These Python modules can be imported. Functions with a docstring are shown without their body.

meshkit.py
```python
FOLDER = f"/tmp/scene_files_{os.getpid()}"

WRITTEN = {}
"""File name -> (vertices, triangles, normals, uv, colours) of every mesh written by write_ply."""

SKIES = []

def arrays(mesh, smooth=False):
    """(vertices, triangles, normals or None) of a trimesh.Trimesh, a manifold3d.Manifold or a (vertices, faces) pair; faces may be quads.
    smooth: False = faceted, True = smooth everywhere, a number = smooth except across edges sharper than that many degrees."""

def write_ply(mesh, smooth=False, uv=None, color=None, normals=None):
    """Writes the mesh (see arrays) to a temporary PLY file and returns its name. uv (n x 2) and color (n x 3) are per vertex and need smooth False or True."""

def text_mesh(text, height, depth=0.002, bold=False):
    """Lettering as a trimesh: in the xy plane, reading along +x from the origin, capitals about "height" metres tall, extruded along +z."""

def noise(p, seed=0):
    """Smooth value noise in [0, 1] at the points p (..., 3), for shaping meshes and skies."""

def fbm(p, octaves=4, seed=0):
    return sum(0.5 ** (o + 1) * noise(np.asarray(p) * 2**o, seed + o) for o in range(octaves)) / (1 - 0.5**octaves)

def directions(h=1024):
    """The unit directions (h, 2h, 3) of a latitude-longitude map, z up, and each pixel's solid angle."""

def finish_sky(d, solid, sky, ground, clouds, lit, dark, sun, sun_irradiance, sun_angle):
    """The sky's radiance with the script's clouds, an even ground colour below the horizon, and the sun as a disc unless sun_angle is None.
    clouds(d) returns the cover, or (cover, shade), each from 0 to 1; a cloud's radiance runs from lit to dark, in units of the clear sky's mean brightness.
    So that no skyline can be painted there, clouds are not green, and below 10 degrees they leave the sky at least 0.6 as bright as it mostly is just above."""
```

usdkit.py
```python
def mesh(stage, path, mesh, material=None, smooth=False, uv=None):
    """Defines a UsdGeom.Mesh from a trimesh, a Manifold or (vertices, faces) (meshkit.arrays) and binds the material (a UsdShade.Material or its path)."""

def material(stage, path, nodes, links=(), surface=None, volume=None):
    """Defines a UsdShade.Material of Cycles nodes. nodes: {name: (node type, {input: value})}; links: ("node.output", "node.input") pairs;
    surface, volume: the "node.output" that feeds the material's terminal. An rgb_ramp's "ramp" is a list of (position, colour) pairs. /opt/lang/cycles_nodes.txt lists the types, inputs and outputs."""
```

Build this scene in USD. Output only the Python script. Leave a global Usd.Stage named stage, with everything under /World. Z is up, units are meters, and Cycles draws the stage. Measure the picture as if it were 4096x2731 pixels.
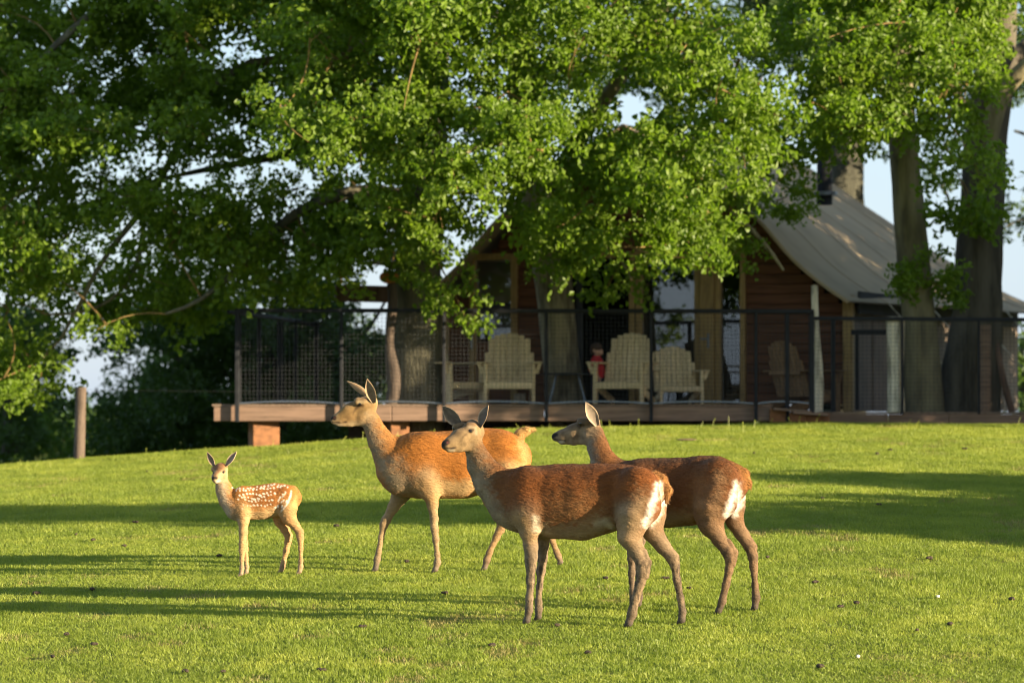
import math, random
import numpy as np
import trimesh
import usdkit, meshkit
from pxr import Usd, UsdGeom, UsdLux, UsdShade, Gf, Sdf, Vt

T = Sdf.ValueTypeNames
stage = Usd.Stage.CreateInMemory()
UsdGeom.SetStageUpAxis(stage, UsdGeom.Tokens.z)
UsdGeom.SetStageMetersPerUnit(stage, 1.0)
UsdGeom.Xform.Define(stage, '/World')
UsdGeom.Scope.Define(stage, '/World/Looks')

# ------------------------------------------------------------------ camera, sky, sun, exposure
EYE = 1.6
F = 3375.0                                   # focal length in pixels of the 1024 wide picture
PITCH = math.atan(69 / F)
EXPOSURE = 1.92
SUN_EL, SUN_SIDE = math.radians(9.5), math.radians(27.0)      # low sun from the right, a little behind the camera
cam = UsdGeom.Camera.Define(stage, '/World/camera')
cam.CreateHorizontalApertureAttr(36.0)
cam.CreateVerticalApertureAttr(36.0 * 682 / 1024)
cam.CreateFocalLengthAttr(36.0 * F / 1024)
cam.CreateFStopAttr(2.3)
cam.CreateFocusDistanceAttr(26.0)
cam.CreateClippingRangeAttr(Gf.Vec2f(0.5, 5000))
cam.CreateExposureAttr(EXPOSURE)
cam.AddTranslateOp().Set(Gf.Vec3d(0, 0, EYE))
cam.AddRotateXOp().Set(90 + math.degrees(PITCH))

SUN = np.array([math.cos(SUN_EL) * math.cos(SUN_SIDE), -math.cos(SUN_EL) * math.sin(SUN_SIDE), math.sin(SUN_EL)])
usdkit.material(stage, '/World/Looks/sky_look', {
    's': ('sky_texture', {'sky_type': 'single_scattering', 'sun_disc': False, 'sun_elevation': SUN_EL,
                          'sun_rotation': math.atan2(SUN[0], SUN[1]), 'altitude': 100.0, 'aerosol_density': 0.8}),
    't': ('texture_coordinate', {}), 'n': ('noise_texture', {'scale': 2.2, 'detail': 5.0, 'roughness': .55}),
    'mr': ('map_range', {'from_min': .3, 'from_max': .7, 'to_min': .75, 'to_max': .95}),
    'sp': ('separate_xyz', {}), 'el': ('map_range', {'range_type': 'smoothstep', 'from_min': .0, 'from_max': .75, 'to_min': 1.0, 'to_max': .12}), 'mu': ('math', {'math_type': 'multiply'}),
    'mx': ('mix_color', {'b': (1.3, 1.7, 2.27), 'use_clamp': False}),            # thin pale cloud veil
    'b': ('background_shader', {'strength': 0.11})},
    [('t.generated', 'n.vector'), ('n.fac', 'mr.value'), ('t.generated', 'sp.vector'), ('sp.z', 'el.value'), ('el.result', 'mu.value1'), ('mr.result', 'mu.value2'), ('mu.value', 'mx.fac'), ('s.color', 'mx.a'), ('mx.result', 'b.color')], surface='b.background')
dome = UsdLux.DomeLight.Define(stage, '/World/sky')
UsdShade.MaterialBindingAPI.Apply(dome.GetPrim()).Bind(UsdShade.Material.Get(stage, '/World/Looks/sky_look'))
dome.GetPrim().SetCustomDataByKey('kind', 'structure')
sun = UsdLux.DistantLight.Define(stage, '/World/sun')
sun.CreateIntensityAttr(1.25); sun.CreateAngleAttr(0.5); sun.CreateNormalizeAttr(True) if hasattr(sun, 'CreateNormalizeAttr') else None
sun.CreateColorAttr(Gf.Vec3f(1.0, 0.83, 0.58))
zax = Gf.Vec3d(*SUN); xax = Gf.Cross(Gf.Vec3d(0, 0, 1), zax).GetNormalized(); yax = Gf.Cross(zax, xax)
sun.AddTransformOp().Set(Gf.Matrix4d(*xax, 0, *yax, 0, *zax, 0, 0, 0, 0, 1))


# ------------------------------------------------------------------ helpers
def ray(px, py):
    """direction (y = 1) of a point given in the photograph's 4096 wide pixels"""
    a, t = (px / 4 - 512) / F, (341 - py / 4) / F
    y, z = math.cos(PITCH) - t * math.sin(PITCH), math.sin(PITCH) + t * math.cos(PITCH)
    return np.array([a / y, 1.0, z / y])


Q = 4096 / 2352


def at(u, v, D):
    """world point at distance D; u, v measured on a 2352 wide view of the photograph"""
    return np.array([0, 0, EYE]) + D * ray(u * Q, v * Q)


def pxm(n, D):
    """n pixels of the 2352 wide view in metres at distance D"""
    return n * Q / 4 / F * D


used = {}


def path_for(name, parent=None):
    base = (str(parent.GetPath()) if parent else '/World') + '/' + name
    k = used.get(base, -1) + 1
    used[base] = k
    return base if k == 0 else f'{base}_{k:03d}'


def tag(p, label=None, cat=None, group=None, kind=None):
    p = p.GetPrim() if hasattr(p, 'GetPrim') else p
    for k, v in (('label', label), ('category', cat), ('group', group), ('kind', kind)):
        if v:
            p.SetCustomDataByKey(k, v)
    return p


def thing(name, label, cat, loc=(0, 0, 0), rz=0, group=None):
    x = UsdGeom.Xform.Define(stage, path_for(name))
    x.AddTranslateOp().Set(Gf.Vec3d(*map(float, loc)))
    x.AddRotateZOp().Set(float(math.degrees(rz)))
    return tag(x, label, cat, group)


def obj(name, mesh, m, parent=None, smooth=False, **kw):
    g = usdkit.mesh(stage, path_for(name, parent), mesh, LOOK[m], smooth=smooth)
    if kw:
        tag(g, **kw)
    return g.GetPrim()


def dup(root, loc, rz, label=None, group=None):
    was = root.GetCustomData()
    r = thing(root.GetName().rstrip('0123456789').rstrip('_'), label or was['label'], was['category'], loc, rz, group or was.get('group'))
    r.GetReferences().AddInternalReference(root.GetPath())
    r.SetInstanceable(True)
    return r


def rotz(a):
    c, s = math.cos(a), math.sin(a)
    return np.array([[c, -s, 0], [s, c, 0], [0, 0, 1.0]])


def cat(parts):
    vs, fs, n = [], [], 0
    for v, f in parts:
        vs.append(v); fs.append(np.asarray(f) + n); n += len(v)
    return np.vstack(vs), np.vstack(fs)


def box(c, size, R=None, bev=0.0):
    """box with chamfered edges along its longest side"""
    sx, sy, sz = np.asarray(size) / 2.0
    if bev <= 0:
        m = trimesh.creation.box(size)
        v, f = np.array(m.vertices), np.array(m.faces)
    else:
        b = min(bev, sx * .6, sy * .6, sz * .6)
        P = [(x, y, z) for x in (-1, 1) for y in (-1, 1) for z in (-1, 1)]
        pts = []
        for x, y, z in P:
            pts += [(x * (sx - b), y * (sy - b), z * sz), (x * (sx - b), y * sy, z * (sz - b)), (x * sx, y * (sy - b), z * (sz - b))]
        m = trimesh.convex.convex_hull(np.array(pts))
        v, f = np.array(m.vertices), np.array(m.faces)
    if R is not None:
        v = v @ np.asarray(R).T
    return v + np.asarray(c, float), f


def beam(a, b, w, h, bev=0.004, up=(0, 0, 1)):
    """box from a to b, w wide across, h along up"""
    a, b = np.asarray(a, float), np.asarray(b, float)
    d = b - a; L = np.linalg.norm(d); d = d / L
    up = np.asarray(up, float)
    if abs(d @ up) > 0.95:
        up = np.array([0, 1.0, 0])
    s = np.cross(up, d); s /= np.linalg.norm(s)
    t = np.cross(d, s)
    return box((a + b) / 2, (L, w, h), np.stack([d, s, t], 1), bev)


def tube(pts, rad, sides=10, rough=0.0, seed=0, cap=True):
    pts = np.asarray(pts, float); n = len(pts)
    rad = np.full(n, rad, float) if np.ndim(rad) == 0 else np.asarray(rad, float)
    tan = np.gradient(pts, axis=0); tan /= np.linalg.norm(tan, axis=1, keepdims=True)
    ref = np.array([1.0, 0, 0]) if abs(tan[0][0]) < .8 else np.array([0, 1.0, 0])
    V = []
    for i in range(n):
        ref = ref - (ref @ tan[i]) * tan[i]; ref /= np.linalg.norm(ref)
        bi = np.cross(tan[i], ref)
        an = np.arange(sides) / sides * 2 * math.pi
        r = rad[i] * np.ones(sides)
        ring = pts[i] + np.cos(an)[:, None] * ref * r[:, None] + np.sin(an)[:, None] * bi * r[:, None]
        V.append(ring)
    V = np.vstack(V)
    if rough > 0:
        c = np.repeat(pts, sides, 0)
        nz = meshkit.fbm(V * np.array([6, 6, 1.3]) + seed * 7.1, 3, seed) - .5
        V = V + (V - c) * (nz * 2 * rough)[:, None]
    Fc = []
    for i in range(n - 1):
        for k in range(sides):
            a, b = i * sides + k, i * sides + (k + 1) % sides
            Fc += [(a, b, b + sides), (a, b + sides, a + sides)]
    if cap:
        V = np.vstack([V, pts[0], pts[-1]])
        for k in range(sides):
            Fc += [((k + 1) % sides, k, n * sides), ((n - 1) * sides + k, (n - 1) * sides + (k + 1) % sides, n * sides + 1)]
    return V, np.array(Fc)


def curve(pts, n=8):
    """smooth path through the points"""
    pts = np.asarray(pts, float)
    if len(pts) < 3:
        t = np.linspace(0, 1, n)[:, None]
        return pts[0] * (1 - t) + pts[-1] * t
    from scipy.interpolate import CubicSpline
    s = np.r_[0, np.cumsum(np.linalg.norm(np.diff(pts[:, :3], axis=0), axis=1))]
    return CubicSpline(s, pts)(np.linspace(0, s[-1], n))


def primvar(g, name, values, kind='vertex'):
    UsdGeom.PrimvarsAPI(g).CreatePrimvar(name, T.Color3fArray, kind).Set(Vt.Vec3fArray.FromNumpy(np.asarray(values, np.float32)))


# ------------------------------------------------------------------ materials
LOOK = {}


def look(name, color, rough=0.7, var=0.25, scale=6.0, stretch=(1, 1, 1), bump=0.3, dist=0.01, color2=None, rnd=0.0, spec=0.3, detail=5, coord='position', metallic=0.0, extra=None):
    """colour with noise patches, fine relief and a tint of its own for each object"""
    c = np.array(color, float); c2 = np.array(color2, float) if color2 is not None else c * (1 - var * 1.6)
    hi = c * (1 + var * .7)
    n = {'g': ('geometry', {}) if coord == 'position' else ('texture_coordinate', {}),
         'm': ('mapping', {'scale': stretch}),
         'n': ('noise_texture', {'scale': scale, 'detail': float(detail), 'roughness': 0.62}),
         'n2': ('noise_texture', {'scale': scale * 7, 'detail': 3.0, 'roughness': 0.6}),
         'r': ('rgb_ramp', {'ramp': [(0.3, tuple(c2)), (0.52, tuple(c)), (0.72, tuple(hi))]}),
         'o': ('object_info', {}),
         'mr': ('map_range', {'from_min': 0.0, 'from_max': 1.0, 'to_min': 1 - rnd, 'to_max': 1 + rnd}),
         'h': ('hsv', {}),
         'b': ('bump', {'strength': bump, 'distance': dist}),
         'p': ('principled_bsdf', {'roughness': rough, 'specular_ior_level': spec, 'metallic': metallic, **(extra or {})})}
    src = 'g.position' if coord == 'position' else 'g.object'
    l = [(src, 'm.vector'), ('m.vector', 'n.vector'), ('m.vector', 'n2.vector'), ('n.fac', 'r.fac'), ('o.random', 'mr.value'),
         ('mr.result', 'h.value'), ('r.color', 'h.color'), ('h.color', 'p.base_color'), ('n2.fac', 'b.height'), ('b.normal', 'p.normal')]
    LOOK[name] = usdkit.material(stage, '/World/Looks/' + name, n, l, surface='p.BSDF')


look('bark', (0.08, 0.068, 0.046), .9, .45, 5, (1, 1, .22), .9, .03, detail=6)
look('lichen_bark', (0.18, 0.155, 0.085), .9, .45, 6, (1, 1, .25), .9, .025, color2=(.07, .06, .04))
look('dark_bark', (0.055, 0.053, 0.036), .9, .4, 5, (1, 1, .2), .9, .03)
look('trunk_bark', (0.125, 0.115, 0.075), .9, .45, 6, (1, 1, .2), .9, .04, color2=(.05, .046, .03))
look('pale_bark', (0.27, 0.23, 0.14), .9, .55, 9, (1, 1, .22), 1.0, .05, color2=(.055, .047, .03))
look('old_post', (0.11, 0.08, 0.06), .9, .35, 7, (2, 2, .35), .8, .015)
look('twig', (0.20, 0.13, 0.045), .85, .35, 8, bump=.4)
look('red_board', (0.14, 0.056, 0.028), .65, .35, 3.5, (.6, .6, 14), .35, .006, rnd=.22)
look('tan_wood', (0.34, 0.22, 0.09), .6, .25, 5, (6, 6, .8), .3, .005, rnd=.1)
look('chair_wood', (0.62, 0.48, 0.28), .7, .2, 6, (9, 9, 1.2), .3, .004, rnd=.13)
look('old_chair_wood', (0.25, 0.15, 0.08), .7, .25, 6, (9, 9, 1.2), .3, .004, rnd=.13)
look('fascia_wood', (0.20, 0.128, 0.088), .8, .3, 3, (.5, 2, 9), .4, .006, rnd=.12)
look('orange_wood', (0.19, 0.082, 0.032), .75, .3, 4, (2, 2, 3), .3, .005, rnd=.15)
look('deck_wood', (0.20, 0.14, 0.10), .8, .3, 4, (6, .6, 6), .4, .006, rnd=.15)
look('grey_post', (0.66, 0.58, 0.43), .85, .35, 7, (2, 2, .35), .7, .015, color2=(.2, .17, .12))
look('brown_post', (0.15, 0.09, 0.06), .85, .35, 7, (2, 2, .35), .7, .015)
look('canvas', (0.36, 0.275, 0.175), .85, .12, 1.2, (1, 1, 1), .15, .006, spec=.15)
look('canvas_wall', (0.26, 0.2, 0.16), .85, .15, 1.5, (1, 1, 1), .2, .01)
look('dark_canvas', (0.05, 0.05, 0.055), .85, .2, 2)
look('black_metal', (0.016, 0.017, 0.02), .7, .2, 8, bump=.1, spec=.2)
look('wire', (0.03, 0.032, 0.034), .5, .1, 8, bump=.0)
look('grey_metal', (0.2, 0.22, 0.25), .35, .1, 8, bump=.05, metallic=.8)
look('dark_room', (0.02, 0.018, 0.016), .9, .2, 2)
look('hoof', (0.05, 0.045, 0.04), .6, .3, 30)
look('clod', (0.055, 0.04, 0.026), .95, .4, 40, bump=.8)
look('pale_bit', (0.55, 0.5, 0.4), .9, .3, 40, bump=.5)
look('red_cloth', (0.42, 0.02, 0.03), .9, .15, 20)
look('navy_cloth', (0.02, 0.025, 0.06), .9, .15, 20)
look('skin', (0.45, 0.26, 0.18), .6, .1, 20, bump=.1)
look('hair', (0.05, 0.025, 0.015), .7, .3, 60)
look('lamp_orange', (0.60, 0.20, 0.04), .6, .15, 12)
look('eye_dark', (0.012, 0.007, 0.004), .08, .1, 10, bump=0, spec=.7)

LOOK['glass'] = usdkit.material(stage, '/World/Looks/glass', {
    't': ('transparent_bsdf', {'color': (.75, .78, .78)}), 'gl': ('glossy_bsdf', {'color': (.9, .9, .9), 'roughness': .02}),
    'f': ('fresnel', {'IOR': 1.9}), 'm': ('mix_closure', {})},
    [('f.fac', 'm.fac'), ('t.BSDF', 'm.closure1'), ('gl.BSDF', 'm.closure2')], surface='m.closure')


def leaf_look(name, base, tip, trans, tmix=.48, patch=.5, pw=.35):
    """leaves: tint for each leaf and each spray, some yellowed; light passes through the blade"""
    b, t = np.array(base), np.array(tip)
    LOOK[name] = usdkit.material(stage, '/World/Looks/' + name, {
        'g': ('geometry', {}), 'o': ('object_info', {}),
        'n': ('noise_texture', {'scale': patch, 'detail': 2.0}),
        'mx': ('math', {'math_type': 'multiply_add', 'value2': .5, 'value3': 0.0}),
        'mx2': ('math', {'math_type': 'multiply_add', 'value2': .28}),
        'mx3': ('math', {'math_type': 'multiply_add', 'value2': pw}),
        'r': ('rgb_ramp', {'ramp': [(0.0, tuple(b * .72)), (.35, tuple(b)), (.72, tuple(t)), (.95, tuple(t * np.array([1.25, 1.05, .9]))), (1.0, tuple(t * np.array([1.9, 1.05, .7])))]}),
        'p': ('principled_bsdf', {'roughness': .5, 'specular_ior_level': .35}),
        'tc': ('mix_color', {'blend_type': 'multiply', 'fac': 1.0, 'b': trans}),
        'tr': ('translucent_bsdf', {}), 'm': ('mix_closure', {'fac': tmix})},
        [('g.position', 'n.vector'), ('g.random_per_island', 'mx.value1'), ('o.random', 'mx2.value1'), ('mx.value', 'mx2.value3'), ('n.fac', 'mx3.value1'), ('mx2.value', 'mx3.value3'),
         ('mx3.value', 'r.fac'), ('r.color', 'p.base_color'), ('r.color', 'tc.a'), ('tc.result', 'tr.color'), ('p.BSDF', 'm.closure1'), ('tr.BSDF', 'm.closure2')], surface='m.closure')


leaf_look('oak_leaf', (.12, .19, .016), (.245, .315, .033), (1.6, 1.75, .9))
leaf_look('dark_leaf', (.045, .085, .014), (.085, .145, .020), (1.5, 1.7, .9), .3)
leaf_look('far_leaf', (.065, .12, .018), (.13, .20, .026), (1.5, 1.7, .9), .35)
leaf_look('grass_blade', (.185, .235, .028), (.36, .378, .06), (1.5, 1.6, .7), .3, .8, .5)
leaf_look('dry_blade', (.26, .22, .07), (.42, .36, .14), (1.4, 1.4, .9), .3, .45)

LOOK['soil_grass'] = usdkit.material(stage, '/World/Looks/soil_grass', {
    'g': ('geometry', {}), 'n': ('noise_texture', {'scale': .6, 'detail': 5.0}), 'n2': ('noise_texture', {'scale': 28.0, 'detail': 6.0, 'roughness': .75}),
    'a': ('math', {'math_type': 'multiply_add', 'value2': .45, 'value3': 0.0}), 'a2': ('math', {'math_type': 'multiply_add', 'value2': .55}),
    'r': ('rgb_ramp', {'ramp': [(.30, (.07, .065, .02)), (.5, (.15, .17, .024)), (.68, (.22, .235, .035))]}),
    'b': ('bump', {'strength': .8, 'distance': .03}),
    'p': ('principled_bsdf', {'roughness': .9, 'specular_ior_level': .1})},
    [('g.position', 'n.vector'), ('g.position', 'n2.vector'), ('n.fac', 'a.value1'), ('n2.fac', 'a2.value1'), ('a.value', 'a2.value3'), ('a2.value', 'r.fac'),
     ('r.color', 'p.base_color'), ('n2.fac', 'b.height'), ('b.normal', 'p.normal')], surface='p.BSDF')


def coat_look(name, streak=(34, 105, 105)):
    """fur: the coat's own colours (per vertex) broken by hair streaks"""
    LOOK[name] = usdkit.material(stage, '/World/Looks/' + name, {
        'a': ('attribute', {'attribute': 'coat'}), 't': ('texture_coordinate', {}),
        'm': ('mapping', {'scale': streak}), 'n': ('noise_texture', {'scale': 3.0, 'detail': 5.0, 'roughness': .7}),
        'm2': ('mapping', {'scale': (4, 9, 9)}), 'n2': ('noise_texture', {'scale': 1.6, 'detail': 4.0, 'roughness': .65}),
        'mr': ('map_range', {'from_min': .25, 'from_max': .75, 'to_min': .74, 'to_max': 1.28}),
        'mr2': ('map_range', {'from_min': .3, 'from_max': .7, 'to_min': .74, 'to_max': 1.22}),
        'mu': ('math', {'math_type': 'multiply'}), 'h': ('hsv', {}),
        'b': ('bump', {'strength': .55, 'distance': .01}),
        'p': ('principled_bsdf', {'roughness': .75, 'specular_ior_level': .12, 'sheen_weight': .06, 'sheen_roughness': .45, 'sheen_tint': (1, .85, .65)})},
        [('t.object', 'm.vector'), ('m.vector', 'n.vector'), ('t.object', 'm2.vector'), ('m2.vector', 'n2.vector'), ('n.fac', 'mr.value'), ('n2.fac', 'mr2.value'),
         ('mr.result', 'mu.value1'), ('mr2.result', 'mu.value2'), ('mu.value', 'h.value'), ('a.color', 'h.color'), ('h.color', 'p.base_color'),
         ('n.fac', 'b.height'), ('b.normal', 'p.normal')], surface='p.BSDF')


coat_look('coat')


# ------------------------------------------------------------------ ground
def ground_z(x, y):
    x, y = np.asarray(x, float), np.asarray(y, float)
    yc = 42.6

    def rise(t):          # slope 0.09 at 25 m easing to 0.054 at the crest, flat towards the camera
        t = np.minimum(t, yc)
        a = .09 * (t - 25) - .001 * (t - 25) ** 2
        lim = 21.0
        return np.where(t < lim, .09 * (lim - 25) - .001 * (lim - 25) ** 2 + .028 * (t - lim), a)
    z = EYE - 1.562 + rise(y)
    over = np.clip(y - yc, 0, None)
    m = (.09 - .002 * (yc - 25))
    z = z + np.where(over < 3.0, m * over - .06 * over ** 2 / 2 * 1.2, m * 3 - .06 * 9 / 2 * 1.2 - .16 * np.minimum(over - 3, 14))
    xx = np.clip(x, -8, 8)
    side = .0343 * xx - .00346 * xx ** 2 + np.where(x < -8, (.0343 + .0554) * (np.maximum(x, -40) + 8), 0) + np.where(x > 8, -.021 * (np.minimum(x, 40) - 8), 0)
    z = z + side * np.clip((90 - y) / 40, 0, 1) - .07 * np.clip(-x / 3.0, 0, 1) * np.clip((y - 34) / 8, 0, 1)
    z = z + .03 * (meshkit.noise(np.stack([x * .35, y * .35, 0 * x], -1), 3) - .5) + .012 * (meshkit.noise(np.stack([x * 2, y * 2, 0 * x], -1), 4) - .5)
    far = np.clip((y - 70) / 120, 0, 1)
    return z * (1 - far) + far * (-3.5)


def sheet(xs, ys):
    X, Y = np.meshgrid(xs, ys)
    V = np.stack([X, Y, ground_z(X, Y)], -1).reshape(-1, 3)
    n, m = len(xs), len(ys)
    i = (np.arange(m - 1)[:, None] * n + np.arange(n - 1)[None]).ravel()
    return V, np.vstack([np.stack([i, i + 1, i + n + 1], 1), np.stack([i, i + n + 1, i + n], 1)])


xs = np.unique(np.r_[-1800, -900, -400, -200, -100, -60, -40, np.arange(-30, -9, 1.5), np.arange(-9, 9.01, .25), np.arange(10.5, 31, 1.5), 40, 60, 100, 200, 400, 900, 1800])
ys = np.unique(np.r_[-300, -100, -40, -15, 0, 8, 14, np.arange(17, 48, .25), np.arange(48, 80, 2), 90, 110, 140, 190, 260, 400, 700, 1200, 2500])
obj('ground', sheet(xs, ys), 'soil_grass', smooth=True, kind='structure', label='gently rising green pasture with its crest below the deck')


def hit_ground(u4, v4):
    d = ray(u4, v4)
    ds = np.linspace(18, 60, 4000)
    z = EYE + ds * d[2] - ground_z(ds * d[0], ds)
    k = np.nonzero(z < 0)[0]
    return ds[k[0]]


rng = np.random.default_rng(5)


def grass_patch(seed, n, size, hmin, hmax):
    r = np.random.default_rng(seed)
    V, Fc = [], []
    for k in range(n):
        x, y = r.uniform(-size / 2, size / 2, 2)
        a = r.uniform(0, 2 * math.pi); h = r.uniform(hmin, hmax) * (1 if r.random() < .93 else 1.5); w = r.uniform(.0013, .0027)
        lean = r.uniform(.1, 1.0) * h; la = r.uniform(0, 2 * math.pi)
        d = np.array([math.cos(a), math.sin(a), 0]) * w; L = np.array([math.cos(la), math.sin(la), 0]) * lean
        p = np.array([x, y, -.004]); b = len(V)
        V += [p - d, p + d, p + L * .35 + [0, 0, h * .6] - d * .8, p + L * .35 + [0, 0, h * .6] + d * .8, p + L + [0, 0, h]]
        Fc += [(b, b + 1, b + 3), (b, b + 3, b + 2), (b + 2, b + 3, b + 4)]
    return np.array(V), np.array(Fc)


def quat(ax, ang):
    ax = np.asarray(ax, float); ax = ax / np.linalg.norm(ax)
    return np.r_[math.cos(ang / 2), ax * math.sin(ang / 2)]


def qmul(a, b):
    w1, x1, y1, z1 = a.T if a.ndim > 1 else a
    w2, x2, y2, z2 = b.T if b.ndim > 1 else b
    return np.stack([w1 * w2 - x1 * x2 - y1 * y2 - z1 * z2, w1 * x2 + x1 * w2 + y1 * z2 - z1 * y2, w1 * y2 - x1 * z2 + y1 * w2 + z1 * x2, w1 * z2 + x1 * y2 - y1 * x2 + z1 * w2], -1)


def instancer(path, protos, idx, pos, q, scale):
    pi = UsdGeom.PointInstancer.Define(stage, path)
    paths = []
    for k, (nm, mesh, m) in enumerate(protos):
        g = usdkit.mesh(stage, f'{path}/{nm}' + (f'_{k:03d}' if k else ''), mesh, LOOK[m])
        paths.append(g.GetPath())
    pi.CreatePrototypesRel().SetTargets(paths)
    pi.CreateProtoIndicesAttr(Vt.IntArray.FromNumpy(np.asarray(idx, np.int32)))
    pi.CreatePositionsAttr(Vt.Vec3fArray.FromNumpy(np.asarray(pos, np.float32)))
    pi.CreateOrientationsAttr(Vt.QuathArray([Gf.Quath(float(a), float(b), float(c), float(d)) for a, b, c, d in q]))
    pi.CreateScalesAttr(Vt.Vec3fArray.FromNumpy(np.asarray(scale, np.float32)))
    return pi


# lawn: blades in small patches over everything the picture can see of the slope
S = .30
gp = []
for y in np.arange(20.2, 45.2, S * .82):
    hw = y * 540 / F + .5
    for x in np.arange(-hw, hw, S * .82):
        gp.append((x + rng.uniform(-.06, .06), y + rng.uniform(-.06, .06)))
gp = np.array(gp)
gz = ground_z(gp[:, 0], gp[:, 1])
e = .15
nx = -(ground_z(gp[:, 0] + e, gp[:, 1]) - ground_z(gp[:, 0] - e, gp[:, 1])) / (2 * e)
ny = -(ground_z(gp[:, 0], gp[:, 1] + e) - ground_z(gp[:, 0], gp[:, 1] - e)) / (2 * e)
yaw = rng.uniform(0, 2 * math.pi, len(gp))
qy = np.stack([np.cos(yaw / 2), 0 * yaw, 0 * yaw, np.sin(yaw / 2)], 1)
qt = np.stack([np.ones(len(gp)), -ny / 2, nx / 2, 0 * yaw], 1); qt /= np.linalg.norm(qt, axis=1, keepdims=True)
tall = .75 + .6 * meshkit.noise(np.stack([gp[:, 0] * .9, gp[:, 1] * .9, 0 * gz], -1), 9)
pr = [('tuft', grass_patch(11 + k, 600, S * 1.15, .012, .032), 'grass_blade') for k in range(6)] + [('dry_tuft', grass_patch(31 + k, 170, S * 1.1, .012, .034), 'dry_blade') for k in range(2)]
g = instancer('/World/grass', pr, np.where((meshkit.noise(np.stack([gp[:, 0] * 1.1, gp[:, 1] * .8, 0 * gz], -1), 19) > .66) & (rng.random(len(gp)) < .16), rng.integers(6, 8, len(gp)), rng.integers(0, 6, len(gp))), np.c_[gp, gz], qmul(qt, qy), np.stack([np.ones(len(gp)), np.ones(len(gp)), tall], 1))
tag(g, 'short green grass covering the sloping pasture', 'grass', kind='stuff')

# taller seed stalks along the crest
st = []
for k in range(70):
    u = rng.uniform(-40, 2390); y = rng.uniform(41.3, 43.2); x = at(u, 940, y)[0]; z = float(ground_z(x, y))
    h = rng.uniform(.05, .13) * (1 if rng.random() < .8 else 1.4)
    dx, dy = rng.normal(0, .03, 2)
    st.append(tube([(x, y, z - .01), (x + dx * .4, y + dy * .4, z + h * .6), (x + dx, y + dy, z + h)], [.003, .0025, .002], 3))
    if rng.random() < .6:
        st.append(tube([(x + dx * .85, y + dy * .85, z + h * .88), (x + dx, y + dy, z + h * 1.0), (x + dx * 1.15, y + dy, z + h * 1.12)], [.003, .007, .002], 4))
obj('grass_stalks', cat(st), 'grass_blade', label='taller seeding grass stalks along the crest of the slope', category='grass') if False else tag(obj('grass_stalks', cat(st), 'grass_blade'), 'taller seeding grass stalks along the crest of the slope', 'grass', kind='stuff')


# ------------------------------------------------------------------ the lodge: boarded gable front, canvas roof
CX, CY = 1.39, 46.0
QD, RD = np.array([.935, -.354, 0]), np.array([.354, .935, 0])
DECK = at(1176, 927, 44)[2]


def q_of(u, r):
    k = ray(u * Q, 942 * Q)[0]
    return (k * (CY + .935 * r) - CX - .354 * r) / (.935 + .354 * k)


def z_of(u, v, r):
    q = q_of(u, r)
    y = CY - .354 * q + .935 * r
    return at(u, v, y)[2]


lodge = thing('lodge', 'brown boarded lodge with a draped beige canvas roof behind the oaks', 'lodge', (CX, CY, 0), math.atan2(-.354, .935))
WR = .55                                     # the front wall stands back under the roof
def ridge_profile(side):
    """verge of the canvas: (across, height) from ridge to eave"""
    pts = []
    for u, v in [(1432, 285), (1580, 378), (1740, 500), (1830, 600), (1950, 690)]:
        pts.append((q_of(u, 0), z_of(u, v, 0)))
    return np.array(pts)


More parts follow.
